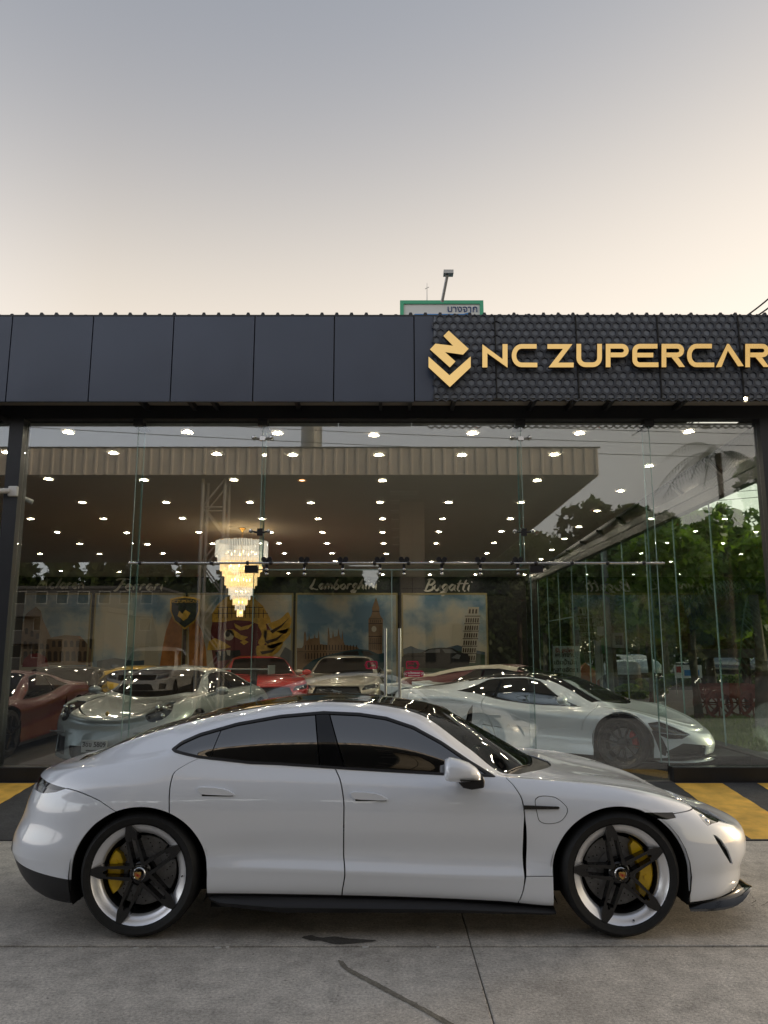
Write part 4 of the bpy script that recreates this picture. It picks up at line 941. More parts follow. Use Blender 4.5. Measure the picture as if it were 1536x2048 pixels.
# ------------------------------------------------------------------ parametric cars for the showroom and the street
def off(pts, d): return [(a, b+d) for a, b in pts]
def gcar(name, label, cat, loc, rz, paint, P, group=None, roofm=None):
    """loft-built car. P keys: xr, xf, hw(half width spline), zb, zl, zs, zbelt, zrail, yrail, zsp, yroof, hubs, R, dlo, ws, rw, cuts"""
    car = thing(name, label, cat, loc, rz, group); g = P.get
    xr, xf = P['xr'], P['xf']; hw = P['hw']; R = []
    W_ = lambda k, d=0.: (lambda x: spl(hw, x)*k-d)
    Lr, Lf, nr, nf = g('Lr', .8), g('Lf', .85), g('nr', 2.6), g('nf', 2.5)
    er, ef = P['er'], P['ef']                      # end offsets per row (7 values): how far each row falls short of the ends
    def row(k, w, z, **kw): R.append(dict(xr=xr+er[k], xf=xf-ef[k], Lr=Lr*(1-.06*k), Lf=Lf*(1-.06*k), nr=nr, nf=nf, w=w, z=z, **kw))
    row(0, W_(.95), P['zb']); row(1, W_(.99), P['zl'], crease=g('crease', 1)); row(2, W_(1.0, g('waist', .02)), lambda x: (spl(P['zl'], x)+spl(P['zs'], x))/2)
    row(3, W_(1.0), P['zs']); row(4, W_(.965), lambda x: (spl(P['zs'], x)*.45+spl(P['zbelt'], x)*.55)); row(4, W_(.90), P['zbelt'])
    yr = P['yrail']; zr = P['zrail']; zbm = P['zbelt']
    row(5, lambda x: (spl(hw, x)*.90+spl(yr, x))/2+.10*np.clip(spl(zr, x)-spl(zbm, x), 0, .4), lambda x: (spl(zr, x)+spl(zbm, x))/2)
    row(5, yr, zr); row(6, lambda x: spl(yr, x)*.80, lambda x: spl(zr, x)+.62*(spl(P['zsp'], x)-spl(zr, x)), crease=0); row(6, lambda x: spl(yr, x)*.45, lambda x: spl(zr, x)+.9*(spl(P['zsp'], x)-spl(zr, x))); row(6, 0., P['zsp'])
    m = loft(R, g('sub', 5), 16, g('nmid', 80))
    X = lambda q: q['V'][:, 0]; Y = lambda q: q['V'][:, 1]; Z = lambda q: q['V'][:, 2]
    def pair(nm, mm, mt, d=.012, o=0.):
        if len(mm['T']) and mm['V'][:, 1].min() < .02: return [panel(nm, mm, mt, car, d, 0, o)]
        return [panel(nm, mm, mt, car, d, sg, o) for sg in (-1, 1)]
    ra = P['ra']
    for cx, r in zip(P['hubs'], ra):
        def fa(q):
            dx = X(q)-cx; dz = Z(q)-P['R'][0]; return np.where((Y(q) > .3) & (q['p'] < 5), np.where(dz > 0, np.hypot(dx, dz)-r, np.abs(dx)-r), 1.)
        _, m = split(m, fa(m))
    for (nm, mt, poly, ax, cond, o, dp) in g('cuts', []):
        axs = (0, 2) if ax == 'side' else (1, 2) if ax == 'front' else (0, 1)
        ext = max(max(q[i] for q in poly)-min(q[i] for q in poly) for i in (0, 1)); pc, m = cutpoly(m, poly, cond, axs, fine=.022 if ext < .6 else None); pair(nm, pc, mt, dp, o)
    low, up = split(m, m['p']-7.0)
    a, b, c, d = P['dlo']                           # x at rear-bottom, rear-top, front-top, front-bottom
    fr = lambda q: np.clip(q['p']-5.0, 0, 2)/2
    fd = lambda q: np.where(q['p'] > 4.9, np.maximum(np.maximum((a+(b-a)*fr(q))-X(q), X(q)-(d+(c-d)*fr(q))), np.maximum(5.10-q['p'], q['p']-6.88)*.15), 1.)
    gl, low = split(low, fd(low)); gi, trim = split(gl, fd(gl)+.014)
    pair('window_trim', trim, SATIN_K, .006, .002)
    for k, xp in enumerate(g('pillars', [])):
        w1, gi = gap(gi, lambda q: X(q)-xp-.06*(fr(q)-.5), .022); pair('side_window', w1, TINT, .004, -.004)
    pair('side_window', gi, TINT, .004, -.004)
    xh, xc0, xc1 = P['ws']; yw = max(.5, float(spl(yr, [xc1])[0]))
    rw0, rw1 = P['rw']
    wsf = lambda q: np.maximum(np.maximum((xh+.08*(1-np.clip(Y(q)/.6, 0, 1)**2))-X(q), X(q)-(xc1+(xc0-xc1)*(1-np.clip(Y(q)/yw, 0, 1)**2))), (7.22-q['p'])*.2)
    ws, up = split(up, wsf(up)); panel('windscreen', ws, WSG, car, .008, 0, -.003)
    rwf = lambda q: np.maximum(np.maximum(rw0-X(q), X(q)-rw1), (7.35-q['p'])*.2)
    rw, up = split(up, rwf(up)); panel('rear_window', rw, TINT, car, .008, 0, -.003)
    if roofm:
        rf = lambda q: np.maximum(np.maximum(rw1-.3-X(q), X(q)-xh-.1), (g('roofv', 7.05)-q['p'])*.2)
        r_, up = split(up, rf(up)); panel('roof', r_, roofm, car, .006, 0, 0)
    body = join(low, up)
    for sm, w in g('seams', []): a_, b_ = gap(body, sm, w); body = join(a_, b_)
    sill, body = split(body, body['p']-1.0); pair('sill', sill, SATIN_K)
    panel('body', body, paint, car, .012)
    Rw = P['R']; cal = g('cal', None); ho = P['whw']
    for k, cx in enumerate(P['hubs']):
        for far in (0, 1):
            wv = place_wheel(car, cx, (ho[k] if far else -ho[k]), Rw[k], far); rr = Rw[k]
            if g('wheel_detail', 1):
                make_wheel(wv, rr, rr*g('rim', .78), SPOKE_Y if g('spoke') == 'y' else SPOKE_TWIN, lip_mat=g('lip', GLOSS_K), cal=(cal, 70) if cal else None, cal_a=(.35 if not far else math.pi-.35), base=.5, spoke_mat=g('spm', SATIN_K), cap=False, n=32)
            else:
                MB().lathe([(rr*.7, -.03), (rr*.78, .0), (rr*.95, .0), (rr, -.04), (rr, -.2), (rr*.7, -.22)], WAX, 28).build('tyre', RUBBER, wv, 40)
                mm = MB()
                for q in range(5): a_ = 2*math.pi*q/5+.3; u = Vector((math.cos(a_), 0, math.sin(a_))); mm.bar(u*.03+Vector((0, .02, 0)), u*rr*.76+Vector((0, .005, 0)), .06, .03)
                mm.build('rim', g('spm', SILVER), wv); MB().lathe([(0, -.08), (rr*.72, -.08)], WAX, 24).build('brake_disc', SATIN_K, wv)
    wl = MB(); zt = P['R'][0]
    for cx, r in zip(P['hubs'], ra):
        for sgn in (-1, 1):
            vs = []; k = 14; w_ = float(spl(hw, [cx])[0])
            for i in range(k+1):
                a_ = math.radians(-20+220*i/k)
                for y in (w_*.955, .45): vs.append((cx+(r+.012)*math.cos(a_), sgn*y, zt+(r+.012)*math.sin(a_)))
            wl.add(vs, [(2*i, 2*i+1, 2*i+3, 2*i+2) for i in range(k)]); wl.bb(cx-r, cx+r, sgn*.44, sgn*.46, .12, zt+r*.8)
    w_ = float(spl(hw, [0])[0])*.9
    wl.bb(P['hubs'][0]+ra[0], P['hubs'][1]-ra[1], -w_, w_, .10, .2); wl.build('underbody', WELL, car)
    return car
SPOKE_Y = dict(n=10, tilt=.12, polys=[([(.05, -.010), (.275, -.014), (.275, .014), (.05, .010)], -.03, .002)])
def mirror_pair(car, paint, x, y, z, s=1.):
    for sgn in (-1, 1):
        mr = bpy.data.objects.new('door_mirror', None); COL.objects.link(mr); mr.parent = car
        MB().ell((x, sgn*(y+.10), z), (.07*s, .11*s, .065*s), 14, 10).build('mirror_shell', paint, mr, 60)
        MB().bar((x+.03, sgn*(y-.08), z-.07), (x+.01, sgn*(y+.06), z-.03), .05, .03).build('mirror_arm', paint, mr)
front = lambda V, p: V[:, 0] > 1.2
PAINT_SV = M('pale_silver_paint', (.78, .84, .89), .30, .08, 1.0); PAINT_GR = M('silver_grey_paint', (.28, .31, .31), .33, .35, 1.0)
PAINT_CH = M('warm_silver_paint', (.46, .43, .37), .33, .35, 1.); PAINT_RD = M('red_paint', (.42, .012, .012), .3, 0, 1.); PAINT_DR = M('crimson_paint', (.085, .003, .009), .35, 0, .35)
PAINT_YL = M('yellow_paint', (.58, .36, .01), .3, 0, 1.); PAINT_BK = M('black_paint', (.006, .006, .007), .25, 0, 1.); PAINT_WH = M('white_paint', (.62, .62, .61), .35, 0, .8); PAINT_CR = M('cream_paint', (.55, .50, .40), .3, 0, 1.)
RED_CAL = M('red_caliper_paint', (.45, .01, .01), .4)
# mid-engined supercar, side-on behind the saloon
SUPER = dict(xr=-2.30, xf=2.30, Lr=.7, Lf=1.15, nr=3.0, nf=2.2, er=[.12, .04, 0, .02, .05, .10, .16], ef=[.10, .02, .0, .06, .14, .22, .30],
    hw=[(-2.3, .93), (-1.9, .97), (-1.335, .985), (-.8, .965), (0, .93), (.6, .925), (1.335, .965), (1.8, .93), (2.3, .86)],
    zb=[(-2.3, .24), (-1.7, .14), (0, .115), (1.0, .11), (1.8, .115), (2.3, .14)], zl=[(-2.3, .38), (-1.5, .34), (0, .18), (1.2, .165), (1.8, .17), (2.3, .19)],
    zs=[(-2.3, .70), (-1.7, .80), (-1.2, .83), (-.5, .74), (.2, .66), (.8, .62), (1.335, .63), (1.8, .54), (2.3, .40)],
    zbelt=[(-2.3, .86), (-1.8, .93), (-1.3, .94), (-.8, .90), (-.3, .80), (.3, .755), (.8, .76), (1.335, .745), (1.8, .62), (2.2, .47), (2.3, .44)],
    zrail=[(-2.3, .89), (-1.8, .945), (-1.3, .99), (-.9, 1.06), (-.5, 1.115), (-.1, 1.135), (.2, 1.10), (.6, .96), (.95, .80), (1.335, .755), (1.8, .635), (2.2, .485)],
    yrail=[(-2.3, .68), (-1.3, .70), (-.8, .68), (-.3, .62), (.1, .62), (.5, .68), (.95, .76), (1.335, .66), (1.8, .56), (2.2, .48)],
    zsp=[(-2.25, .90), (-1.9, .95), (-1.4, 1.03), (-.9, 1.12), (-.4, 1.185), (-.05, 1.196), (.3, 1.15), (.7, 1.0), (1.15, .80), (1.4, .725), (1.8, .62), (2.1, .51)],
    hubs=(-1.335, 1.335), R=(.345, .33), ra=(.385, .372), whw=(.95, .935), dlo=(-1.05, -.55, .12, .86), pillars=[-.42], ws=(.16, 1.22, .90), rw=(-1.9, -.62), sub=6, nmid=110, rim=.80, cal=RED_CAL, spoke='y', spm=GLOSS_K, lip=GLOSS_K, roofv=6.6, waist=.05,
    seams=[(lambda q: np.where((q['V'][:, 1] > .5) & (q['V'][:, 2] < .93), q['V'][:, 0]-spl([(.2, -.36), (.55, -.50), (.75, -.60), (.9, -.56)], q['V'][:, 2]), 5.), .004),
           (lambda q: np.where((q['V'][:, 1] > .5) & (q['V'][:, 2] > .45) & (q['V'][:, 2] < .8), q['V'][:, 0]-spl([(.45, .80), (.6, .86), (.76, 1.0)], q['V'][:, 2]), 5.), .004)],
    cuts=[('headlight', M('dark_lamp', (.012, .013, .015), .06, 0, 1.), [(1.66, .60), (1.78, .615), (2.02, .50), (2.10, .45), (2.03, .40), (1.88, .40), (1.74, .47)], 'side', lambda V, p: (V[:, 0] > 1.5) & (V[:, 1] > .42), -.03, .05),
          ('bumper_vent', SATIN_K, [(1.70, .50), (1.76, .53), (1.86, .28), (1.84, .19), (1.78, .22)], 'side', lambda V, p: (V[:, 0] > 1.5) & (V[:, 1] > .6), -.03, .05),
          ('bumper_intake', SATIN_K, [(.30, .17), (.80, .16), (.76, .25), (.62, .345), (.30, .30)], 'front', lambda V, p: (V[:, 0] > 1.85), -.05, .06),
          ('side_intake', SATIN_K, [(-.82, .64), (-.72, .76), (-.78, .44), (-.9, .40)], 'side', lambda V, p: V[:, 1] > .6, -.04, .06)])
sc = gcar('supercar', 'pale silver supercar with black roof parked inside by the front glass', 'car', (2.375, 11.825, FZ), math.radians(-31), PAINT_SV, SUPER, roofm=GLOSS_K)
mirror_pair(sc, PAINT_SV, .62, .98, .86, .95)
for sgn in (-1, 1):
    m = MB(); m.prism([(-1.9, .955), (-2.28, .975), (-2.36, 1.0), (-2.35, .90), (-2.2, .84)], ((0, sgn*.2, 0), (1, 0, 0), (0, 0, 1), (0, sgn, 0)), 0, .62)
    bevel(m.build('rear_wing', PAINT_SV, sc), .012)
    m = MB(); m.tube([(1.80, sgn*.80, .475), (1.95, sgn*.735, .462), (2.08, sgn*.60, .45)], .007, 6); m.build('lamp_blade', LENS, sc)
m = MB(); vs = []; n = 20
for i in range(n+1):
    a = -math.pi/2+math.pi*i/n; c, s_ = math.cos(a), math.sin(a); x0 = 1.75+.56*abs(c)**.8; yy = .93*math.copysign(abs(s_)**.8, s_)
    for o_, z_ in ((-.1, .15), (0, .155), (.03, .135), (-.3, .115)): vs.append((x0+o_, yy, z_))
m.add(vs, [(i*4+j, i*4+j+1, (i+1)*4+j+1, (i+1)*4+j) for i in range(n) for j in range(3)]); m.build('front_splitter', PAINT_GR, sc, 40)
for sgn in (-1, 1): m = MB(); m.bar((1.17, sgn*.25, .815), (.98, sgn*.62, .83), .02, .015); m.build('wiper', SATIN_K, sc)
# rear-engined sports car facing out
RS = dict(xr=-2.26, xf=2.28, Lr=.9, Lf=1.0, nr=2.4, nf=2.5, er=[.10, .02, 0, .02, .08, .14, .2], ef=[.06, .0, .02, .08, .14, .22, .26],
    hw=[(-2.2, .90), (-1.7, .95), (-1.23, .965), (-.7, .93), (0, .89), (.7, .89), (1.23, .925), (1.8, .90), (2.3, .84)],
    zb=[(-2.2, .26), (-1.7, .17), (0, .16), (1.7, .13), (2.3, .12)], zl=[(-2.2, .36), (0, .21), (1.2, .19), (2.3, .15)],
    zs=[(-2.2, .62), (-1.23, .74), (-.5, .68), (.5, .65), (1.23, .67), (1.8, .60), (2.3, .46)],
    zbelt=[(-2.2, .72), (-1.6, .86), (-1.1, .92), (-.5, .91), (.3, .89), (.8, .88), (1.25, .87), (1.65, .82), (2.0, .70), (2.25, .56)],
    zrail=[(-2.2, .74), (-1.7, .90), (-1.3, 1.02), (-.9, 1.12), (-.4, 1.19), (0, 1.20), (.3, 1.14), (.7, .93), (1.0, .87), (1.3, .845), (1.7, .775), (2.1, .62)],
    yrail=[(-2.2, .55), (-1.3, .62), (-.6, .60), (0, .58), (.4, .62), (.75, .68), (1.1, .62), (1.6, .58), (2.1, .5)],
    zsp=[(-2.15, .76), (-1.7, .95), (-1.2, 1.12), (-.7, 1.23), (-.2, 1.275), (.1, 1.265), (.4, 1.18), (.8, .96), (1.0, .845), (1.4, .78), (1.8, .71), (2.1, .60)],
    hubs=(-1.23, 1.23), R=(.35, .34), ra=(.39, .38), whw=(.94, .90), dlo=(-1.2, -.75, .25, .72), pillars=[-.25], ws=(.22, .98, .78), rw=(-1.6, -.8), sub=6, rim=.78, cal=YELLOW_C, spoke='y', spm=SATIN_K,
    seams=[(lambda q: np.where((q['V'][:, 0] > 1.0) & (q['p'] > 5), np.hypot(np.maximum(0, q['V'][:, 0]-1.55)/.52, q['V'][:, 1]/.60)-1, 5.), .02)],
    cuts=[('headlight', M('dark_lamp', (.012, .013, .015), .06, 0, 1.), [(.655+.125*math.cos(a)+.03*math.sin(a), .725+.125*math.sin(a)) for a in [2*math.pi*i/20 for i in range(20)]], 'front', lambda V, p: (V[:, 0] > 1.5), -.012, .03),
          ('bumper_intake', SATIN_K, [(.47, .20), (.80, .22), (.84, .40), (.80, .44), (.50, .42)], 'front', lambda V, p: (V[:, 0] > 1.7), -.05, .06),
          ('centre_intake', SATIN_K, [(-1, .16), (.36, .16), (.42, .32), (-1, .32)], 'front', lambda V, p: (V[:, 0] > 1.7), -.06, .06)])
c, s = math.cos(math.radians(-100)), math.sin(math.radians(-100)); nose = Vector((-3.62, 10.12, FZ))
gt = gcar('sports_car', 'silver rear-engined sports car with round headlights facing out by the left window', 'car', (nose.x-2.28*c, nose.y-2.28*s, FZ), math.radians(-100), PAINT_GR, RS)
mirror_pair(gt, PAINT_GR, .62, .90, .93, .95)
m = MB(); m.bb(-2.2, -1.9, -.86, .86, 1.16, 1.185); bevel(m.build('rear_wing', PAINT_GR, gt), .01)
for sgn in (-1, 1):
    MB().bar((-2.0, sgn*.55, .80), (-2.05, sgn*.55, 1.165), .12, .02).build('wing_strut', SATIN_K, gt); bevel(MB().bb(-2.24, -1.86, sgn*.86, sgn*.875, 1.08, 1.24).build('wing_endplate', PAINT_GR, gt), .005)
    for (dy, dz) in ((-.05, .05), (.05, .05), (-.05, -.05), (.05, -.05)):
        y = .655+dy; z = .725+dz; MB().ell((1.93-.5*(z-.6), sgn*y, z), (.03, .032, .032), 10, 8).build('headlight_bulb', CHROME, gt, 60)
    m = MB(); m.tube([(2.0, sgn*.80, .475), (2.14, sgn*.64, .49), (2.2, sgn*.47, .485)], .012, 6); m.build('running_light', LENS, gt)
m = MB(); m.tube([(2.02, -.5, .655), (2.09, -.25, .645), (2.10, 0, .642), (2.09, .25, .645), (2.02, .5, .655)], .010, 6); m.build('bonnet_edge', CHROME, gt)
MB().ell((2.02, 0, .70), (.012, .025, .032), 10, 8).build('bonnet_badge', GOLD_E, gt, 60)
pl = tag(MB().bb(2.285, 2.30, -.17, .17, .25, .40).build('licence_plate', M('plate_white', (.62, .62, .60), .4), gt))
PK = M('plate_ink', (.01, .01, .012), .5)
PLATE_JOBS = [('3\u0e02\u0e02 5809', .082, .345), ('\u0e01\u0e23\u0e38\u0e07\u0e40\u0e17\u0e1e\u0e21\u0e2b\u0e32\u0e19\u0e04\u0e23', .032, .272)]
for body, sz, z in PLATE_JOBS:
    link('plate_lettering', meshtext('plate_lettering', body, sz, PK, Matrix.Translation((2.3015, 0, z)) @ Matrix.Rotation(math.pi/2, 4, 'Z') @ Matrix.Rotation(math.pi/2, 4, 'X'), .001, .002), pl)
# front-engined coupes
CP_ = dict(xr=-2.36, xf=2.40, Lr=.6, Lf=.75, nr=3.2, nf=3.2, er=[.08, .02, 0, .03, .08, .12, .16], ef=[.08, .02, .0, .02, .10, .14, .2],
    hw=[(-2.3, .90), (-1.4, .955), (-.7, .93), (0, .92), (.8, .925), (1.36, .955), (2.0, .93), (2.4, .88)],
    zb=[(-2.3, .26), (-1.7, .18), (0, .17), (1.7, .16), (2.4, .16)], zl=[(-2.3, .42), (0, .34), (1.2, .33), (2.4, .30)],
    zs=[(-2.3, .78), (-1.36, .82), (-.5, .78), (.5, .75), (1.36, .76), (2.0, .70), (2.4, .60)],
    zbelt=[(-2.3, .93), (-1.4, .98), (-.6, .95), (.4, .93), (.9, .93), (1.4, .92), (1.9, .86), (2.3, .76)],
    zrail=[(-2.3, .97), (-1.8, 1.03), (-1.4, 1.13), (-.9, 1.25), (-.3, 1.31), (.1, 1.29), (.5, 1.16), (.9, .98), (1.2, .94), (1.6, .91), (2.0, .84), (2.3, .74)],
    yrail=[(-2.3, .70), (-1.4, .66), (-.6, .60), (0, .60), (.5, .67), (.95, .74), (1.4, .68), (2.0, .66), (2.3, .62)],
    zsp=[(-2.25, .99), (-1.8, 1.06), (-1.3, 1.20), (-.8, 1.33), (-.3, 1.38), (.1, 1.36), (.5, 1.22), (.9, 1.04), (1.12, .965), (1.5, .95), (1.9, .90), (2.2, .80)],
    hubs=(-1.36, 1.36), R=(.345, .345), ra=(.385, .385), whw=(.93, .93), dlo=(-1.2, -.75, .12, .86), pillars=[-.5], ws=(.16, 1.12, .95), rw=(-1.7, -.85), sub=5, rim=.76, spm=GLOSS_K, wheel_detail=0,
    cuts=[('headlight', M('grey_lamp', (.05, .055, .06), .08, 0, 1.), [(.52, .66), (.86, .70), (.90, .80), (.60, .755)], 'front', lambda V, p: (V[:, 0] > 1.6), -.02, .04),
          ('grille', SATIN_K, [(-1, .50), (.46, .50), (.53, .60), (.47, .735), (-1, .745)], 'front', lambda V, p: (V[:, 0] > 1.7), -.05, .06),
          ('lower_intake', SATIN_K, [(-1, .22), (.55, .22), (.62, .38), (-1, .38)], 'front', lambda V, p: (V[:, 0] > 1.7), -.05, .06),
          ('bonnet_vent', SATIN_K, [(1.45, .30), (1.52, .30), (1.50, .55), (1.43, .55)], 'top', lambda V, p: V[:, 2] > .8, -.01, .02)])
mu = gcar('muscle_coupe', 'warm silver muscle coupe facing out below the clock tower mural', 'car', (-.93, 19.5, FZ), math.radians(-92), PAINT_CH, CP_, 'muscle coupes facing the street')
mirror_pair(mu, PAINT_CH, .78, .95, 1.0)
hp = [(-.13, .0), (-.10, .02), (-.06, .025), (-.03, .022), (.02, .03), (.05, .045), (.085, .05), (.13, .035), (.125, .02), (.09, .025), (.06, .012), (.09, -.01), (.12, -.03), (.10, -.032), (.05, -.012), (.0, -.008), (-.04, -.025), (-.02, -.045), (-.04, -.045), (-.065, -.02), (-.09, -.02), (-.12, -.04), (-.13, -.035), (-.1, -.005)]
MB().prism([(-a, b) for a, b in hp], ((2.41, 0, .63), (0, 1, 0), (0, 0, 1), (1, 0, 0)), -.01, .01).build('grille_emblem', CHROME, mu)
mr2 = gcar('muscle_coupe', 'red muscle coupe facing out in front of the giant mural', 'car', (-3.0, 19.0, FZ), math.radians(-76), PAINT_RD, CP_, 'muscle coupes facing the street')
mirror_pair(mr2, PAINT_RD, .78, .95, 1.0)
LOWC = dict(SUPER); LOWC['wheel_detail'] = 0; LOWC['sub'] = 4; LOWC['nmid'] = 60; LOWC['seams'] = []
yc = gcar('yellow_supercar', 'yellow supercar side-on behind the silver sports car', 'car', (-5.0, 17.0, FZ), math.radians(8), PAINT_YL, LOWC)
rw_ = dict(SUPER); rw_['wheel_detail'] = 0; rw_['seams'] = []; rw_['roofv'] = 7.0; rw_['zsp'] = off(SUPER['zsp'], .04); rw_['zrail'] = off(SUPER['zrail'], .04)
rc_ = gcar('two_tone_supercar', 'red supercar with cream roof arch behind the pale silver one', 'car', (2.55, 15.7, FZ), math.radians(-24), PAINT_DR, rw_)
for sgn in (-1, 1):
    m = MB(); P_ = [(-2.1, .93), (-1.5, 1.02), (-1.0, 1.13), (-.5, 1.19), (-.1, 1.20), (.25, 1.15)]; vs = []
    for x_, z_ in P_:
        y_ = float(spl(SUPER['yrail'], [x_])[0]); vs += [(x_, sgn*(y_+.035), z_-.035), (x_, sgn*(y_+.005), z_+.02), (x_, sgn*(y_-.12), z_+.035)]
    m.add(vs, [(i*3+j, i*3+j+1, (i+1)*3+j+1, (i+1)*3+j) for i in range(len(P_)-1) for j in range(2)]); m.build('roof_arch', PAINT_CR, rc_, 60)
bk = gcar('black_coupe', 'black coupe parked by the left post behind the crimson car', 'car', (-6.35, 15.9, FZ), math.radians(-84), PAINT_BK, LOWC)
dr = gcar('crimson_supercar', 'crimson supercar facing out beside the left post', 'car', (-6.35, 12.9, FZ), math.radians(-88), PAINT_DR, LOWC)
# pickup standing across the forecourt, seen mirrored in the glass
PU = dict(CP_); PU.update(xr=-2.6, xf=2.65, er=[.05, 0, 0, 0, .02, .03, .05], ef=[.06, 0, 0, .03, .10, .2, .28], hw=[(-2.6, .88), (-1.5, .92), (0, .92), (1.5, .93), (2.3, .92), (2.6, .86)],
    zb=[(-2.6, .45), (0, .42), (2.6, .38)], zl=[(-2.6, .62), (0, .58), (2.6, .55)], zs=[(-2.6, .95), (0, .92), (2.2, .92), (2.6, .85)], zbelt=[(-2.6, 1.18), (-.95, 1.18), (0, 1.14), (1.2, 1.13), (2.2, 1.06), (2.6, .98)],
    zrail=[(-2.6, 1.19), (-1.05, 1.19), (-.9, 1.62), (-.5, 1.70), (.2, 1.70), (.55, 1.60), (1.15, 1.16), (1.6, 1.13), (2.2, 1.08), (2.5, 1.0)], yrail=[(-2.6, .80), (-1, .76), (-.5, .66), (.3, .66), (1.2, .78), (2.3, .74)],
    zsp=[(-2.6, 1.19), (-1.05, 1.20), (-.9, 1.72), (-.4, 1.80), (.2, 1.78), (.55, 1.68), (1.25, 1.2), (1.7, 1.17), (2.3, 1.10)], hubs=(-1.5, 1.6), R=(.39, .39), ra=(.45, .45), whw=(.90, .90), dlo=(-.88, -.78, .5, 1.05), pillars=[-.1], ws=(.5, 1.32, 1.18), rw=(-1.02, -.95),
    cuts=[('headlight', LENS, [(.55, .86), (.84, .90), (.86, 1.02), (.58, .98)], 'front', lambda V, p: V[:, 0] > 2.0, -.02, .04), ('grille', SATIN_K, [(-1, .84), (.52, .84), (.55, .99), (-1, .99)], 'front', lambda V, p: V[:, 0] > 2.1, -.04, .05),
          ('lower_grille', SATIN_K, [(-1, .56), (.50, .56), (.42, .74), (-1, .74)], 'front', lambda V, p: V[:, 0] > 2.1, -.04, .05), ('fog_lamp_recess', SATIN_K, [(.62, .58), (.80, .60), (.82, .74), (.64, .76)], 'front', lambda V, p: V[:, 0] > 2.0, -.04, .05)])
pu = gcar('pickup_truck', 'white pickup truck across the forecourt, mirrored in the left glass', 'pickup', (-7.2, -6.1, 0), math.radians(86), PAINT_WH, PU)
mirror_pair(pu, PAINT_WH, 1.0, .95, 1.2)
hero_car((-.024, 5.95, 0))
# ------------------------------------------------------------------ murals on the back wall
def paint(n, c, **k): return M(n, c, k.pop('rough', .7), **k)
MY = BY-.02
MURBOARD = M('mural_sky_paint', (.20, .235, .25), .7)
nt = MURBOARD.node_tree; tc = nt.nodes.new('ShaderNodeNewGeometry'); nz = nt.nodes.new('ShaderNodeTexNoise'); nz.inputs['Scale'].default_value = .55; nz.inputs['Detail'].default_value = 6; nz.inputs['Roughness'].default_value = .55
cr = nt.nodes.new('ShaderNodeValToRGB'); cr.color_ramp.elements[0].position = .40; cr.color_ramp.elements[0].color = (.14, .25, .36, 1); cr.color_ramp.elements[1].position = .56; cr.color_ramp.elements[1].color = (.58, .53, .43, 1)
e = cr.color_ramp.elements.new(.47); e.color = (.34, .42, .46, 1)
nt.links.new(tc.outputs['Position'], nz.inputs['Vector']); nt.links.new(nz.outputs['Fac'], cr.inputs[0]); nt.links.new(cr.outputs[0], nt.nodes['Principled BSDF'].inputs['Base Color'])
MFR = paint('mural_frame', (.35, .30, .16))
BROWN = paint('mural_brown', (.22, .14, .08), vary=(3, .3)); DBROWN = paint('mural_dark_brown', (.05, .03, .02)); TAN = paint('mural_tan', (.46, .37, .25), vary=(4, .25)); IVORY = paint('mural_ivory', (.48, .45, .37)); MAROON = paint('mural_maroon', (.14, .022, .03)); MGOLD = paint('mural_gold', (.60, .37, .06), vary=(6, .3)); ORNG = paint('mural_orange', (.48, .20, .06), vary=(3, .3))
MGREEN = paint('mural_green', (.05, .09, .06), vary=(2, .4)); MBLK = paint('mural_black', (.012, .014, .017)); MTEAL = paint('mural_teal', (.012, .055, .075)); MGREY = paint('mural_grey', (.16, .17, .18)); MRED = paint('mural_red', (.25, .02, .025)); MHILL = paint('mural_hill', (.07, .11, .15))
def mural(x0, x1, label):
    t = thing('wall_mural', label, 'mural', (at((x0+x1)/2, 1300, MY).x, MY, FZ)); a, b = at(x0, 1186, MY-.03), at(x1, 1186, MY-.03)
    MB().bb(a.x, b.x, MY-.03, MY, .35, a.z).build('mural_board', MURBOARD, t, world=True)
    MB().bb(a.x, b.x, MY-.05, MY-.031, a.z-.06, a.z).build('mural_frame', MFR, t, world=True)
    for x in (a.x, b.x): s_ = .05 if x == a.x else -.05; MB().bb(min(x, x+s_), max(x, x+s_), MY-.049, MY-.0305, .35, a.z-.061).build('mural_frame', MFR, t, world=True)
    return t
LAY = {}
def shape(t, name, polys, mat, layer):
    m = MB()
    for p in polys:
        y = MY-.032-.004*layer; q = [(at(a, b, y).x, at(a, b, y).z) for a, b in p]; m.prism(q, ((0, y, 0), (1, 0, 0), (0, 0, 1), (0, -1, 0)), 0, .003)
    return m.build(name, mat, t, world=True)
def rect(x0, y0, x1, y1): return [(x0, y0), (x1, y0), (x1, y1), (x0, y1)]
def archp(x0, x1, y0, y1): r = (x1-x0)/2; return [(x0, y1), (x0, y0+r)]+[(x0+r-r*math.cos(math.pi*i/6), y0+r-r*math.sin(math.pi*i/6)) for i in range(1, 6)]+[(x1, y0+r), (x1, y1)]
t = mural(36, 185, 'mural of a ruined round amphitheatre under clouds, below the name Mclaren')
shape(t, 'painted_amphitheatre', [[(42, 1330), (42, 1255), (52, 1228), (72, 1213), (82, 1222), (86, 1240), (98, 1266), (102, 1275), (130, 1270), (160, 1272), (172, 1284), (182, 1300), (182, 1330)]], BROWN, 1)
shape(t, 'painted_arches', [archp(47+11*k, 54+11*k, 1282+k*1.5, 1298) for k in range(5)]+[archp(47+12*k, 55+12*k, 1302, 1322) for k in range(11)]+[archp(50+11*k, 56+11*k, 1256+5*k, 1268+5*k) for k in range(3)]+[archp(104+12*k, 111+12*k, 1281, 1294) for k in range(6)], DBROWN, 2)
shape(t, 'painted_car', [[(44, 1334), (48, 1318), (60, 1308), (78, 1306), (92, 1314), (98, 1334)]], MRED, 3)
t = mural(191, 371, 'mural of stacked domes and orange ruins below the name Ferrari')
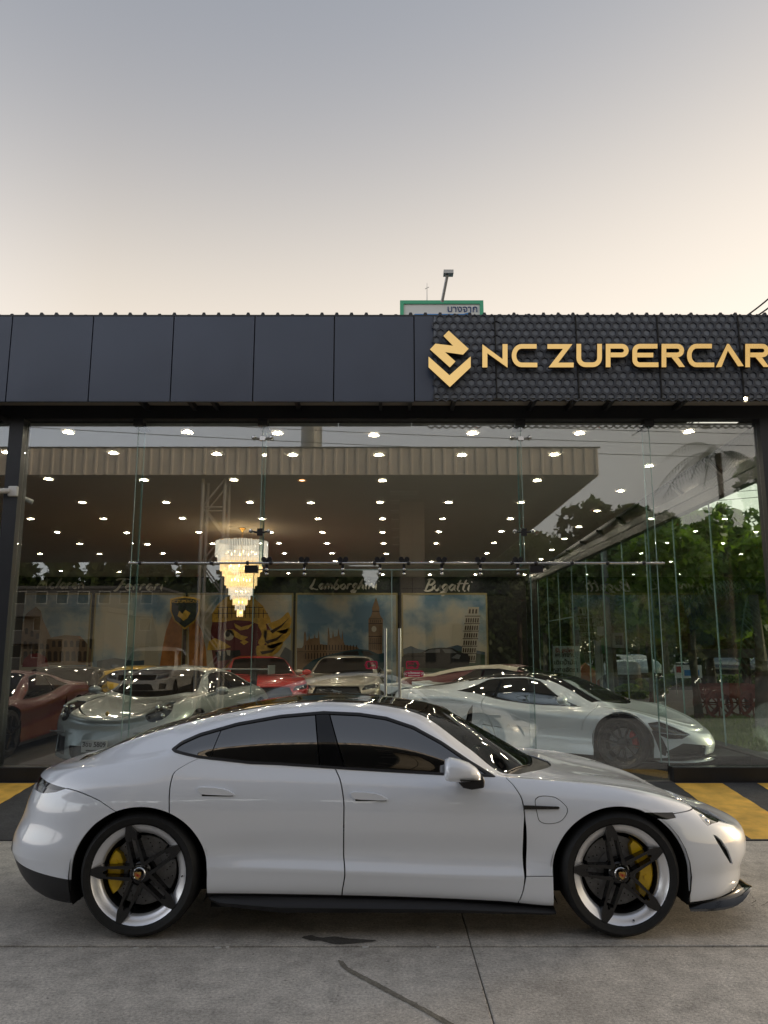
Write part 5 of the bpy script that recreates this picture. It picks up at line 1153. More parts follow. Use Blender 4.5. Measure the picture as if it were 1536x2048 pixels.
shape(t, 'painted_ruin', [[(368, 1340), (368, 1228), (352, 1215), (340, 1240), (332, 1262), (326, 1290), (318, 1340)]], ORNG, 1)
shape(t, 'painted_pagoda', [[(288, 1330), (292, 1270), (300, 1245), (304, 1225), (308, 1245), (314, 1270), (318, 1330)]], IVORY, 2)
shape(t, 'painted_hill', [[(194, 1340), (194, 1322), (230, 1316), (270, 1322), (315, 1318), (315, 1340)]], MHILL, 1)
t = mural(376, 587, 'mural of a maroon giant face with golden crown and flames')
shape(t, 'painted_ruin', [[(378, 1340), (378, 1228), (390, 1232), (404, 1262), (412, 1300), (414, 1340)]], ORNG, 1)
shape(t, 'painted_face', [rpoly([(432, 1232), (470, 1218), (512, 1228), (540, 1258), (545, 1300), (530, 1340), (440, 1340), (425, 1310), (422, 1262)], 4)], MAROON, 1)
shape(t, 'painted_crown', [[(424, 1244), (424, 1228), (434, 1210), (452, 1194), (480, 1189), (506, 1194), (526, 1212), (540, 1236), (542, 1246), (520, 1250), (500, 1242), (470, 1240), (446, 1244)]], MGOLD, 2)
fl = [[(536, 1250), (560, 1238), (576, 1224), (582, 1236), (596, 1216), (590, 1238), (578, 1258), (566, 1268)], [(528, 1262), (556, 1262), (584, 1256), (576, 1274), (556, 1292), (536, 1296)], [(514, 1292), (540, 1290), (566, 1284), (556, 1304), (530, 1318), (514, 1312)], [(516, 1250), (530, 1246), (534, 1268), (528, 1290), (516, 1286), (524, 1268)]]
shape(t, 'painted_flame', [rpoly([(min(a, 584), b) for a, b in p], 3) for p in fl], MGOLD, 3)
shape(t, 'painted_flame_line', [[(540, 1262), (562, 1250), (580, 1234), (563, 1254), (545, 1267)], [(530, 1282), (552, 1276), (570, 1264), (554, 1281), (534, 1288)], [(520, 1303), (542, 1300), (556, 1293), (544, 1305), (524, 1309)]]+[rect(436+9*k, 1204+3*abs(k-5), 437.4+9*k, 1236) for k in range(11)]+[[(428, 1226), (536, 1226), (536, 1227.4), (428, 1227.4)], [(434, 1214), (526, 1214), (526, 1215.4), (434, 1215.4)]], DBROWN, 4)
shape(t, 'painted_eye', [arc(458, 1270, 10, 11, 0, 350, 16)], IVORY, 2); shape(t, 'painted_pupil', [arc(455, 1268, 5, 6, 0, 350, 12)], MBLK, 3)
shape(t, 'painted_brow', [[(468, 1246), (482, 1254), (498, 1250), (508, 1246), (496, 1258), (480, 1261), (470, 1254)], [(450, 1260), (466, 1258), (482, 1270), (496, 1274), (486, 1282), (470, 1274), (458, 1264)], [(480, 1284), (490, 1280), (497, 1284), (488, 1290)]], MGOLD, 2)
shape(t, 'painted_snout', [[(414, 1300), (418, 1282), (430, 1276), (448, 1284), (462, 1294), (448, 1298), (436, 1300)]], MGOLD, 3); shape(t, 'painted_mouth', [[(430, 1304), (450, 1302), (480, 1300), (482, 1310), (470, 1318), (436, 1322)]], MBLK, 3)
shape(t, 'painted_fang', [[(436, 1302), (443, 1302), (441, 1312), (438, 1306)], [(452, 1300), (461, 1300), (460, 1312), (455, 1310)]], IVORY, 4)
shape(t, 'painted_trunk', [[(560, 1340), (560, 1312), (570, 1294), (584, 1302), (584, 1340)]], MGREY, 4)
t = mural(592, 795, 'mural of a clock tower and spired palace below the name Lamborghini')
pal = [(594, 1340), (594, 1296), (604, 1296), (607, 1290), (608, 1268), (610, 1262), (612, 1268), (613, 1282), (617, 1278), (618, 1266), (620, 1278), (628, 1276), (629, 1268), (631, 1276), (636, 1276), (637, 1261), (639, 1276), (640, 1288), (655, 1290), (656, 1258), (657, 1254), (658, 1260), (660, 1276), (664, 1276), (666, 1260), (668, 1274), (675, 1272), (677, 1256), (679, 1270), (683, 1280), (685, 1260), (687, 1284), (690, 1290), (715, 1294), (718, 1298), (718, 1340)]
shape(t, 'painted_palace', [pal], BROWN, 1); shape(t, 'painted_palace_windows', [rect(610+6*k, 1290, 612+6*k, 1300) for k in range(18)]+[rect(610+6*k, 1306, 612.4+6*k, 1318) for k in range(18)]+[rect(594, 1303, 718, 1304)], DBROWN, 2)
shape(t, 'painted_clock_tower', [[(737, 1340), (737, 1238), (742, 1232), (745, 1222), (744, 1217), (750, 1200), (752, 1194), (754, 1200), (759, 1217), (758, 1222), (761, 1232), (766, 1238), (764, 1340)]], BROWN, 1)
shape(t, 'painted_tower_bands', [rect(737, 1246, 765, 1248), rect(737, 1272, 765, 1274), rect(737, 1286, 765, 1287.4), rect(738, 1237, 764, 1238.4), rect(744, 1222, 759, 1223.4)]+[rect(739.5+4*k, 1276, 741+4*k, 1300) for k in range(7)]+[rect(740+4*k, 1240, 741.6+4*k, 1245) for k in range(6)], DBROWN, 2)
shape(t, 'painted_clock', [arc(748, 1258, 5, 6, 0, 350, 16)], IVORY, 3)
shape(t, 'painted_car', [[(606, 1348), (606, 1336), (626, 1320), (656, 1310), (690, 1302), (715, 1298), (738, 1300), (756, 1308), (768, 1306), (770, 1330), (760, 1350), (640, 1350)]], MTEAL, 3); shape(t, 'painted_car_glass', [[(660, 1312), (692, 1304), (716, 1302), (718, 1310), (690, 1314)], [(722, 1302), (738, 1303), (748, 1310), (728, 1312)]], MBLK, 4)
t = mural(803, 974, 'mural of a leaning arcaded tower and black car below the name Bugatti')
shape(t, 'painted_hills', [[(806, 1340), (806, 1298), (822, 1292), (836, 1298), (860, 1302), (890, 1296), (915, 1290), (940, 1298), (970, 1304), (970, 1340)]], MHILL, 1); shape(t, 'painted_meadow', [[(806, 1345), (806, 1308), (850, 1304), (900, 1300), (925, 1302), (970, 1310), (970, 1345)]], MGREEN, 2)
def lean(p): return [(a+(1330-b)*.10, b) for a, b in p]
shape(t, 'painted_leaning_tower', [lean(rect(921, 1230, 950, 1326)), lean(rect(924.5, 1214, 946.5, 1229))], IVORY, 3)
shape(t, 'painted_tower_arches', [lean(archp(922.5+4.6*k, 925.3+4.6*k, 1236+15*j, 1245+15*j)) for j in range(6) for k in range(6)]+[lean(rect(920, 1231.5+15*j, 951, 1233+15*j)) for j in range(7)]+[lean(archp(927+6.5*k, 930.5+6.5*k, 1218, 1227)) for k in range(3)], DBROWN, 4)
shape(t, 'painted_car', [[(803.5, 1334), (804, 1314), (815, 1306), (842, 1306), (856, 1298), (880, 1295), (905, 1296), (918, 1304), (936, 1308), (940, 1318), (938, 1330), (900, 1338)]], MBLK, 5); shape(t, 'painted_car_glass', [[(846, 1306), (860, 1299), (880, 1298), (880, 1305)], [(884, 1298), (904, 1299), (914, 1306), (890, 1306)], [(902, 1316), (914, 1308), (922, 1310), (918, 1318)]], MGREY, 6)
# shield emblem on a pole in front of the mural
sh = thing('shield_emblem', 'navy shield sign with gold rim hanging before the domed mural', 'sign', (at(370, 1200, MY-.5).x, MY-.5, 2.2))
def fr_(y): return ((0, y, 0), (1, 0, 0), (0, 0, 1), (0, -1, 0))
sp_ = [(341, 1198), (352, 1195), (370, 1193), (388, 1195), (400, 1198), (400, 1222), (392, 1242), (370, 1259), (349, 1242), (341, 1222)]
def pv(p, y): return [(at(a, b, y).x, at(a, b, y).z) for a, b in p]
MB().prism(pv(sp_, MY-.5), fr_(MY-.5), 0, .04).build('shield_rim', MGOLD, sh, world=True)
MB().prism(pv([(370+(a-370)*.9, 1224+(b-1224)*.9) for a, b in sp_], MY-.5), fr_(MY-.5), .041, .06).build('shield_field', NAVY, sh, world=True)
MB().prism(pv([(360, 1222), (366, 1228), (372, 1220), (382, 1226), (376, 1236), (368, 1242), (362, 1236), (356, 1232)], MY-.5), fr_(MY-.5), .061, .07).build('shield_charge', MGOLD, sh, world=True)
MB().bb(at(367, 1259, MY-.5).x, at(373, 1259, MY-.5).x, MY-.52, MY-.48, FZ, at(370, 1258, MY-.5).z).build('shield_post', DBROWN, sh, world=True)
c = at(370, 1203, MY-.56); link('shield_lettering', meshtext('shield_lettering', 'NCZUPERCARS', .14, MGOLD, facing((c.x, MY-.565, c.z))), sh, True)
# ------------------------------------------------------------------ downlights
LAMP = emit_mat('downlight_glow', (1.0, .85, .63), 130.0); LAMP2 = emit_mat('amber_downlight_glow', (1.0, .45, .2), 4.0); RING = M('downlight_ring', (.55, .52, .46), .4)
DL = [(137, 863), (375, 863), (555, 865), (748, 869), (945, 865), (1159, 865), (1377, 862), (14, 904), (227, 905), (434, 907), (586, 909), (758, 909), (924, 909), (1109, 908), (1298, 931), (97, 957), (288, 959), (468, 959), (604, 960), (765, 960), (1074, 960),
      (165, 1004), (332, 1004), (500, 1004), (621, 1005), (760, 1004), (897, 1004), (1042, 1004), (1241, 981), (62, 1037), (208, 1037), (365, 1036), (524, 1037), (636, 1037), (765, 1037), (885, 1037), (1021, 1037), (1194, 1021), (115, 1064), (254, 1065), (398, 1064), (542, 1064), (645, 1064), (765, 1064), (878, 1063), (1003, 1062), (1158, 1053),
      (37, 1088), (160, 1087), (295, 1088), (425, 1087), (558, 1086), (654, 1086), (767, 1086), (872, 1086), (988, 1085), (1129, 1077), (80, 1107), (199, 1107), (326, 1106), (569, 1106), (664, 1106), (773, 1107), (974, 1106), (1104, 1099), (1082, 1118), (670, 1122), (863, 1123), (122, 1141), (239, 1143), (356, 1144), (577, 1146), (766, 1149), (859, 1149), (950, 1150), (1044, 1152), (1062, 1137)]
def ceil_pt(px, py):
    r = ray(px, py); k = (CZ1-CZ0)/(BY-GY)
    t_ = (CZ0-CAM_H-k*GY)/(r[2]-k*r[1]); return Vector((r[0]*t_, r[1]*t_, CAM_H+r[2]*t_))
rm = MB().lathe([(.046, 0), (.070, -.004), (.076, -.012), (.076, .0)], ((0, 0, 0), (0, 0, 1), (1, 0, 0)), 20).mesh('frame', RING, 40)
dm_ = MB().lathe([(0, -.012), (.03, -.010), (.047, -.002)], ((0, 0, 0), (0, 0, 1), (1, 0, 0)), 20).mesh('diffuser', LAMP, 40)
dm2 = dm_.copy(); dm2.materials.clear(); dm2.materials.append(LAMP2)
for px, py in DL:
    p = ceil_pt(px, py)
    if p.y > BY-.75: p.y = BY-.8; p.z = cz(p.y)
    amber = (px, py) == (604, 960)
    d = thing('ceiling_light', 'amber tinted downlight among the white ones above the chandelier' if amber else 'round recessed downlight glowing in the showroom ceiling', 'ceiling light', (p.x, p.y, p.z-.002), 0, 'downlights in the showroom ceiling')
    link('frame', rm, d); link('diffuser', dm2 if amber else dm_, d)
# ------------------------------------------------------------------ chandelier
cp = ceil_pt(485, 1056); ch = thing('chandelier', 'tiered crystal chandelier lit warm, hanging left of centre', 'chandelier', cp)
k_ = lambda d: d/1560*(cp.y*.985+.45)                 # photo pixels -> metres at the chandelier
CRY = M('glowing_crystal_prism', (.80, .78, .74), .08, 0, 0, .6, emit=((1.0, .92, .78), .24)); CRW = M('warm_glowing_crystal_prism', (.85, .70, .45), .08, 0, 0, .6, emit=((1.0, .66, .30), .5)); BULB = emit_mat('chandelier_bulb', (1.0, .66, .30), 8.0)  # bulb light is put into the prisms as emission and warm colour
MB().lathe([(0, 0), (.05, -.0), (.085, -.012), (.04, -.05), (.02, -.09), (0, -.09)], ((0, 0, 0), (0, 0, 1), (1, 0, 0)), 20).build('ceiling_cup', GOLD, ch, 40)
MB().lathe([(.29, -.0), (.30, -.008), (.31, 0)], ((0, 0, 0), (0, 0, 1), (1, 0, 0)), 40).build('ceiling_rose', CEIL, ch, 40)
mm = MB()
for i in range(9): z = -.10-.022*i; mm.tube([(.012*math.cos(a)*(1 if i % 2 else .3), .012*math.cos(a)*(.3 if i % 2 else 1), z+.016*math.sin(a)) for a in [2*math.pi*q/10 for q in range(10)]], .003, 5, True)
mm.build('chain', GOLD, ch)
TI = [(51, -28, -58, 0), (46, -50, -70, 0), (41, -62, -86, 1), (36, -82, -96, 1), (31, -92, -114, 1), (27, -110, -120, 1), (23, -117, -134, 0), (19, -130, -142, 0), (14, -138, -153, 1), (9, -151, -163, 0), (5.5, -162, -176, 1)]
crt = MB()
def prism_(r, z0, z1, w): 
    return [(-w, 0, z0), (0, -w*.7, z0), (w, 0, z0), (0, w*.7, z0), (-w, 0, z1+.01), (0, -w*.7, z1), (w, 0, z1+.01), (0, w*.7, z1)]
for (r, a, b, warm) in TI:
    r = k_(r); z0, z1 = k_(a), k_(b); n = max(8, int(2*math.pi*r/.036)); m = MB(); rnd = random.Random(int(a*10))
    for i in range(n):
        th = 2*math.pi*i/n; dz = rnd.uniform(-.012, .012); x, y = r*math.cos(th), r*math.sin(th)
        m.add([(x+u*math.cos(th+1.57)+v*math.cos(th), y+u*math.sin(th+1.57)+v*math.sin(th), w_+dz) for u, v, w_ in prism_(r, z0, z1, .013)], [(0, 1, 5, 4), (1, 2, 6, 5), (2, 3, 7, 6), (3, 0, 4, 7), (0, 3, 2, 1), (4, 5, 6, 7)])
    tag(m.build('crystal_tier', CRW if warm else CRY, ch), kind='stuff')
    mr_ = MB(); mr_.tube([((r-.012)*math.cos(t_), (r-.012)*math.sin(t_), z0) for t_ in [2*math.pi*q/32 for q in range(32)]], .008, 5, True); mr_.build('tier_hoop', GOLD, ch)
for z, r, n in ((-50, 30, 10), (-78, 24, 8), (-104, 18, 6), (-128, 10, 5), (-148, 5, 3), (-168, 1, 1)):
    for i in range(n): a = 2*math.pi*i/n; MB().ell((k_(r)*math.cos(a), k_(r)*math.sin(a), k_(z)), (.022, .022, .03), 8, 6).build('bulb', BULB, ch, 60)
MB().cyl((0, 0, -.29), (0, 0, k_(-160)), .012, n=8).build('stem', GOLD, ch)
# ------------------------------------------------------------------ stickers on the doors
PINK = M('pink_sticker', (.42, .015, .07), .4); WINK = M('white_print', (.75, .72, .72), .5)
def sticker(label, x0, y0, x1, y1, lines, hollow):
    a, b = at(x0, y1, GY+.02), at(x1, y0, GY+.02); cx, czz, w, h = (a.x+b.x)/2, (a.z+b.z)/2, b.x-a.x, b.z-a.z
    t = thing('door_sticker', label, 'sticker', (cx, GY+.026, a.z)); fr = ((cx, GY+.028, czz), (1, 0, 0), (0, 0, 1), (0, -1, 0)); r = h*.2
    def rr(w, h, r): return [(s*(w/2-r)+r*math.cos(q), u*(h/2-r)+r*math.sin(q)) for s, u, q0 in ((1, 1, 0), (-1, 1, 90), (-1, -1, 180), (1, -1, 270)) for q in [math.radians(q0+30*i) for i in range(4)]]
    if hollow:
        m = MB(); o_, i_ = rr(w, h, r), rr(w-.03, h-.03, r*.8); n = len(o_)
        m.add([(cx+p[0], GY+.0275, czz+p[1]) for p in o_]+[(cx+p[0], GY+.0275, czz+p[1]) for p in i_], [(i, (i+1) % n, n+(i+1) % n, n+i) for i in range(n)]); m.build('sticker_border', PINK, t, world=True)
    else: MB().prism(rr(w, h, h*.45), fr, -.001, .001).build('sticker_sheet', PINK, t, world=True)
    mt = PINK if hollow else WINK
    for body, sz, dx, dz in lines: link('sticker_print', meshtext('sticker_print', body, sz*h, mt, facing((cx+dx*w, GY+.0255, czz+dz*h)), .0006, .001), t, True)
    for s in ((-1, 1) if not hollow else ((1,) if lines[0][2] < 0 else (-1,))):
        x = cx+s*w*.40; e = h*.22
        for q in (0, .018): 
            m = MB(); m.tube([(x-s*e*.5+s*q, GY+.0255, czz+e), (x+s*e*.4+s*q, GY+.0255, czz), (x-s*e*.5+s*q, GY+.0255, czz-e)], .005, 4); m.build('sticker_arrow', mt, t, world=True)
sticker('pink outlined slide-door sticker left of the door pulls', 731, 1322, 755, 1338, [('\u0e40\u0e25\u0e37\u0e48\u0e2d\u0e19', .36, .1, .16), ('SLIDE', .26, .1, -.24)], True)
sticker('pink outlined slide-door sticker right of the door pulls', 812, 1322, 837, 1338, [('\u0e40\u0e25\u0e37\u0e48\u0e2d\u0e19', .36, -.1, .16), ('SLIDE', .26, -.1, -.24)], True)
sticker('solid pink glass-warning sticker with white print on the door', 808, 1341, 848, 1354, [('\u0e23\u0e30\u0e27\u0e31\u0e07\u0e01\u0e23\u0e30\u0e08\u0e01', .46, 0, .12), ('BEWARE OF THE GLASS', .17, 0, -.28)], False)
# ------------------------------------------------------------------ cameras and lamp on the frame
WPL = M('white_plastic', (.65, .65, .64), .4)
p = at(20, 982, GY-.12); cc = thing('security_camera', 'white security camera on the outside of the left post', 'camera', p)
bevel(MB().box((p.x+.03, p.y+.02, p.z), (.12, .05, .13)).build('mount_box', WPL, cc, world=True), .015); m = MB(); m.lathe([(0, .0), (.03, 0), (.034, .03), (.034, .16), (.02, .165), (0, .15)], ((p.x-.0, p.y-.02, p.z-.0), (-.9, -.4, -.12), (0, 0, 1)), 14); m.build('camera_body', WPL, cc, 40, world=True)
p = at(50, 999, GY+.25); cc = thing('security_camera', 'small white security camera inside beside the left post', 'camera', p); m = MB(); m.lathe([(0, 0), (.028, 0), (.032, .13), (0, .13)], ((p.x-.03, p.y, p.z+.02), (.8, .3, -.35), (0, 0, 1)), 14); m.build('camera_body', WPL, cc, 40, world=True); MB().bar((p.x-.12, p.y, p.z+.03), (p.x-.02, p.y, p.z+.02), .02).build('bracket', WPL, cc, world=True)
p = at(1487, 801, FY+.02); fl_ = thing('flood_light', 'small lit spotlight under the right end of the fascia', 'lamp', p); MB().lathe([(0, .0), (.02, 0), (.05, .06), (.046, .06), (.02, .012)], ((p.x-.02, p.y-.02, p.z+.03), (.4, -.75, -.5), (1, 0, 0)), 14).build('lamp_shade', STEEL, fl_, 40, world=True)
MB().ell((p.x, p.y-.055, p.z+.005), (.024, .024, .024), 10, 8).build('bulb', emit_mat('flood_glow', (1, .8, .5), 14), fl_, 60, world=True); MB().bar((p.x, p.y, p.z+.04), (p.x-.02, FY+.3, p.z+.08), .02).build('bracket', STEEL, fl_, world=True)
# ------------------------------------------------------------------ filling-station canopy across the forecourt (mirrored in the glass)
def mir(px, py, yv): q = at(px, py, yv); return Vector((q.x, 2*GY-yv, q.z))
RIBM = M('ribbed_cream_sheet', (.62, .57, .52), .5, vary=(1.2, .12)); UND = M('canopy_underside', (.30, .295, .285), .8); GALV = M('galvanised_steel', (.36, .36, .35), .45, .5)
CYF, CYB, CXR, CXL, CB, CT = -2.0, -24.0, 5.95, -30.0, 6.46, 7.22
can = thing('station_canopy', 'filling station canopy with ribbed cream fascia opposite the showroom', 'canopy', (-4, -6, 0))
def ribs(p0, p1, nrm, name):
    d = (p1-p0); L = d.length; d.normalize(); m = MB(); n = int(L/.30); vs = []
    for i in range(n):
        for o_, h in ((0, 0), (.20, 0), (.22, .035), (.27, .035), (.295, 0)): q = p0+d*(i*L/n+o_*L/n/.30)+nrm*h; vs.append(q)
    vs.append(p1); k = len(vs); m.add([(q.x, q.y, CB) for q in vs]+[(q.x, q.y, CT) for q in vs], [(i, i+1, k+i+1, k+i) for i in range(k-1)]); m.build(name, RIBM, can, world=True)
ribs(Vector((CXL, CYF, 0)), Vector((CXR, CYF, 0)), Vector((0, 1, 0)), 'fascia_sheet'); ribs(Vector((CXR, CYF, 0)), Vector((CXR, CYB, 0)), Vector((1, 0, 0)), 'fascia_sheet')
MB().bb(CXL, CXR-.02, CYB, CYF-.02, CB+.01, CB+.06).build('soffit', UND, can, world=True); MB().bb(CXL, CXR-.05, CYB, CYF-.05, CT-.12, CT-.05).build('roof_deck', GALV, can, world=True)
MB().bb(CXL, CXR+.06, CYF+.0, CYF+.06, CT+.002, CT+.03).build('top_trim', STEEL, can, world=True)
for py in (985, 1003, 1022, 1040, 1058, 1075, 1090):
    for px in (796, 820):
        r = ray(px, py); tt_ = (CB-CAM_H)/r[2]; MB().box((r[0]*tt_, 2*GY-r[1]*tt_, CB-.02), (.5, .5, .05)).build('canopy_lamp', M('unlit_lamp', (.5, .5, .48), .4), can, world=True)
def lattice(x, y, h, w, label):
    t = thing('lattice_column', label, 'column', (x, y, 0)); n = int(h/.75)
    for sx in (-1, 1):
        for sy in (-1, 1): MB().cyl((x+sx*w/2, y+sy*w/2, 0), (x+sx*w/2, y+sy*w/2, h), .05, n=8).build('leg', GALV, t, 40, world=True)
    m = MB()
    for i in range(n):
        z0, z1 = h*i/n, h*(i+1)/n
        for sy in (-1, 1): s_ = 1 if i % 2 else -1; m.bar((x-s_*w/2, y+sy*w/2, z0), (x+s_*w/2, y+sy*w/2, z1), .04); m.bar((x+sy*w/2, y-s_*w/2, z0), (x+sy*w/2, y+s_*w/2, z1), .04)
        if i % 3 == 0:
            for sy in (-1, 1): m.bar((x-w/2, y+sy*w/2, z1), (x+w/2, y+sy*w/2, z1), .04)
    m.build('bracing', GALV, t, world=True)
q = mir(432, 1000, 21.9); lattice(q.x, q.y, CB, .62, 'grey steel lattice column under the canopy, mirrored left of the door')
lattice(q.x-14, q.y, CB, .62, 'grey steel lattice column under the far left of the canopy')
PT = M('pillar_panel', (.20, .18, .15), .5, vary=(2, .2)); pl_ = thing('canopy_pillar', 'panel-clad canopy pillar on the forecourt', 'pillar', (.9, -6.0, 0)); MB().bb(.52, 1.28, -6.38, -5.62, 0, CB).build('pillar_core', DARKW, pl_, world=True)
for i in range(9):
    for j in range(2):
        for k in range(4):
            z0 = .1+.7*i; u0 = -.39+.39*j
            if k % 2 == 0: s_ = 1 if k == 0 else -1; MB().bb(.9+u0+.012, .9+u0+.378, -6+s_*.385, -6+s_*.40, z0+.01, z0+.69).build('panel', PT, pl_, world=True)
            else: s_ = 1 if k == 1 else -1; MB().bb(.9+s_*.385, .9+s_*.40, -6+u0+.012, -6+u0+.378, z0+.01, z0+.69).build('panel', PT, pl_, world=True)
# shop added as a dark backdrop for the mirrored view, and houses
WALLW = M('white_render', (.60, .59, .57), .8, vary=(.7, .1)); DWIN = M('dark_window', (.01, .011, .012), .1); WALLD = M('grey_render', (.16, .155, .15), .8, vary=(.5, .2))
def building(name, label, cat, x0, x1, y0, y1, h, rows_, cols, face=1, mat=WALLW, balc=False, zb=1.0, wh=1.3, wf=None):
    t = thing(name, label, cat, ((x0+x1)/2, (y0+y1)/2, 0)); MB().bb(x0, x1, y0, y1, -.1, h).build('wall', mat, t, world=True); MB().bb(x0-.2, x1+.2, y0-.2, y1+.2, h+.002, h+.25).build('roof', mat, t, world=True)
    yf = y1 if face > 0 else y0; s_ = 1 if face > 0 else -1; fh = h/rows_; cw_ = (x1-x0)/cols
    for r in range(rows_):
        for c_ in range(cols):
            xa = x0+cw_*(c_+.22); w = MB().bb(xa, xa+cw_*.56, yf+s_*.02, yf+s_*.06, r*fh+zb, min(r*fh+zb+wh, (r+1)*fh-.2)).build('window', wf or WALLW, t, world=True)
            MB().bb(xa+.07, xa+cw_*.56-.07, yf+s_*.061, yf+s_*.075, r*fh+zb+.07, min(r*fh+zb+wh, (r+1)*fh-.2)-.07).build('pane', DWIN, w, world=False)
        if balc and r: MB().bb(x0, x1, yf+s_*.08, yf+s_*1.1, r*fh-.12, r*fh+.75).build('balcony', mat, t, world=True)
    return t
building('backdrop_shop', 'low grey shop block added behind the canopy to darken the mirrored view', 'shop', -9, 5.5, -34, -26, 4.2, 1, 7, 1, WALLD, wh=2.2, wf=STEEL)
building('apartment_block', 'long white apartment block with balconies beyond the canopy, mirrored at left', 'building', -46, -20, -62, -50, 7.0, 3, 14, 1, M('grey_white_render', (.17, .165, .16), .8), True)
building('white_kiosk', 'small white kiosk beside the canopy', 'kiosk', -17.5, -14.2, -24.5, -21, 3.6, 1, 2)
# wires and a pole over the forecourt
BLKW = M('black_cable', (.015, .015, .015), .6)
def cable(p0, p1, sag, label, r=.011, group='cables strung over the street'):
    p0, p1 = Vector(p0), Vector(p1); P_ = [p0.lerp(p1, i/16)-Vector((0, 0, sag*4*(i/16)*(1-i/16))) for i in range(17)]
    return tag(MB().tube(P_, r, 5).build('cable', BLKW), label, 'cable', group)
for i in range(4): cable((-34, -1.2-.35*i, 9.6+.45*i), (14, -6-.3*i, 7.9+.5*i), .5, 'black cable strung over the canopy edge across the forecourt')
for i in range(5): cable((6.6, -1, 7.3+.45*i), (6.2+1.2*i, 40, 6.2+.5*i), .5, 'black cable running along the street beside the showroom')
for i in range(4): cable((5.5, 30, 6.9+.35*i), (34, 20+2*i, 8.3+.35*i), .3, 'black cable crossing the sky beyond the side glass')
for a, b, i in (((1480, 640), (1590, 545), 0), ((1500, 640), (1600, 558), 1)): cable(at(a[0], a[1], 22), at(b[0], b[1], 22), .1, 'black cable above the right end of the fascia', .025)
q = mir(1085, 600, 26)
MB_ = MB().cyl((-2.6, -8, CT), (-2.6, -8, CT+3.2), .38, n=20); tag(MB_.build('vent_stack', GALV), 'grey round stack on top of the canopy', 'stack')
# ------------------------------------------------------------------ billboard behind the roof
p0, p1 = at(800, 602, 45), at(967, 632, 45); bbd = thing('billboard', 'green framed billboard rising behind the showroom roof', 'billboard', (p0.x+2.4, 45, 0)); GRN = M('green_frame', (.06, .36, .20), .5); zt_ = p0.z; zb_ = zt_-2.6
for n_, q in (('frame', (p0.x, p1.x, zt_-.22, zt_)), ('frame', (p0.x, p0.x+.22, zb_, zt_-.22)), ('frame', (p1.x-.22, p1.x, zb_, zt_-.22))): MB().bb(q[0], q[1], 44.9, 45.2, q[2], q[3]).build(n_, GRN, bbd, world=True)
MB().bb(p0.x+.22, p1.x-.22, 45.0, 45.1, zb_, zt_-.22).build('poster', M('poster_white', (.60, .61, .60), .6), bbd, world=True); b_ = at(820, 628, 44.95); b2 = at(945, 640, 44.95); MB().prism([(b_.x+.3, b_.z), (b2.x-.6, b_.z), (b2.x-.1, b_.z+.12), (b2.x, b_.z-1.6), (b_.x, b_.z-1.6), (b_.x, b_.z-.2)], fr_(44.96), 0, .03).build('poster_panel', M('poster_blue', (.05, .20, .50), .6), bbd, world=True)
q = at(925, 618, 44.95); link('poster_lettering', meshtext('poster_lettering', '\u0e1a\u0e32\u0e07\u0e08\u0e32\u0e01', .62, M('poster_navy', (.03, .06, .16), .6), facing((q.x, 44.96, q.z)), .01, .004), bbd, True)
a, b_ = at(884, 604, 44), at(895, 548, 43.2); MB().bar(a, b_, .14).build('lamp_arm', GALV, bbd, world=True); MB().box((b_.x+.05, b_.y, b_.z+.05), (.58, .5, .22)).build('lamp_head', GALV, bbd, world=True); a, b_ = at(854, 604, 45), at(854, 566, 45); MB().cyl(a, b_, .03, .012, 6).build('antenna', GALV, bbd, world=True); MB().bar(at(850, 578, 45), at(858, 574, 45), .03).build('antenna_fin', GALV, bbd, world=True)
for x in (p0.x+.8, p1.x-.8): MB().cyl((x, 45.3, -.1), (x, 45.3, zt_), .16, n=10).build('post', GALV, bbd, world=True)
# ------------------------------------------------------------------ greenery
def leafmat(name, c1, c2, tr=.35):
    m = bpy.data.materials.new(name); m.use_nodes = True; nt = m.node_tree; b = nt.nodes['Principled BSDF']; b.inputs['Roughness'].default_value = .5
    g_ = nt.nodes.new('ShaderNodeNewGeometry'); rp_ = nt.nodes.new('ShaderNodeValToRGB'); rp_.color_ramp.elements[0].color = (*c1, 1); rp_.color_ramp.elements[1].color = (*c2, 1); nt.links.new(g_.outputs['Random Per Island'], rp_.inputs[0]); nt.links.new(rp_.outputs[0], b.inputs['Base Color'])
    tl = nt.nodes.new('ShaderNodeBsdfTranslucent'); hs = nt.nodes.new('ShaderNodeVectorMath'); hs.operation = 'MULTIPLY'; hs.inputs[1].default_value = (1.3, 1.5, .6); nt.links.new(rp_.outputs[0], hs.inputs[0]); nt.links.new(hs.outputs[0], tl.inputs[0])
    mx = nt.nodes.new('ShaderNodeMixShader'); mx.inputs[0].default_value = tr; nt.links.new(b.outputs[0], mx.inputs[1]); nt.links.new(tl.outputs[0], mx.inputs[2]); nt.links.new(mx.outputs[0], nt.nodes['Material Output'].inputs[0]); MATS[name] = m; return m
LEAF1 = leafmat('leaf_mid', (.085, .13, .045), (.19, .25, .08), .5); LEAF2 = leafmat('leaf_dark', (.055, .085, .035), (.125, .165, .06), .45); LEAF3 = leafmat('leaf_yellowgreen', (.09, .15, .025), (.22, .28, .05), .5); BARK = M('bark', (.085, .065, .05), .9, vary=(8, .35))
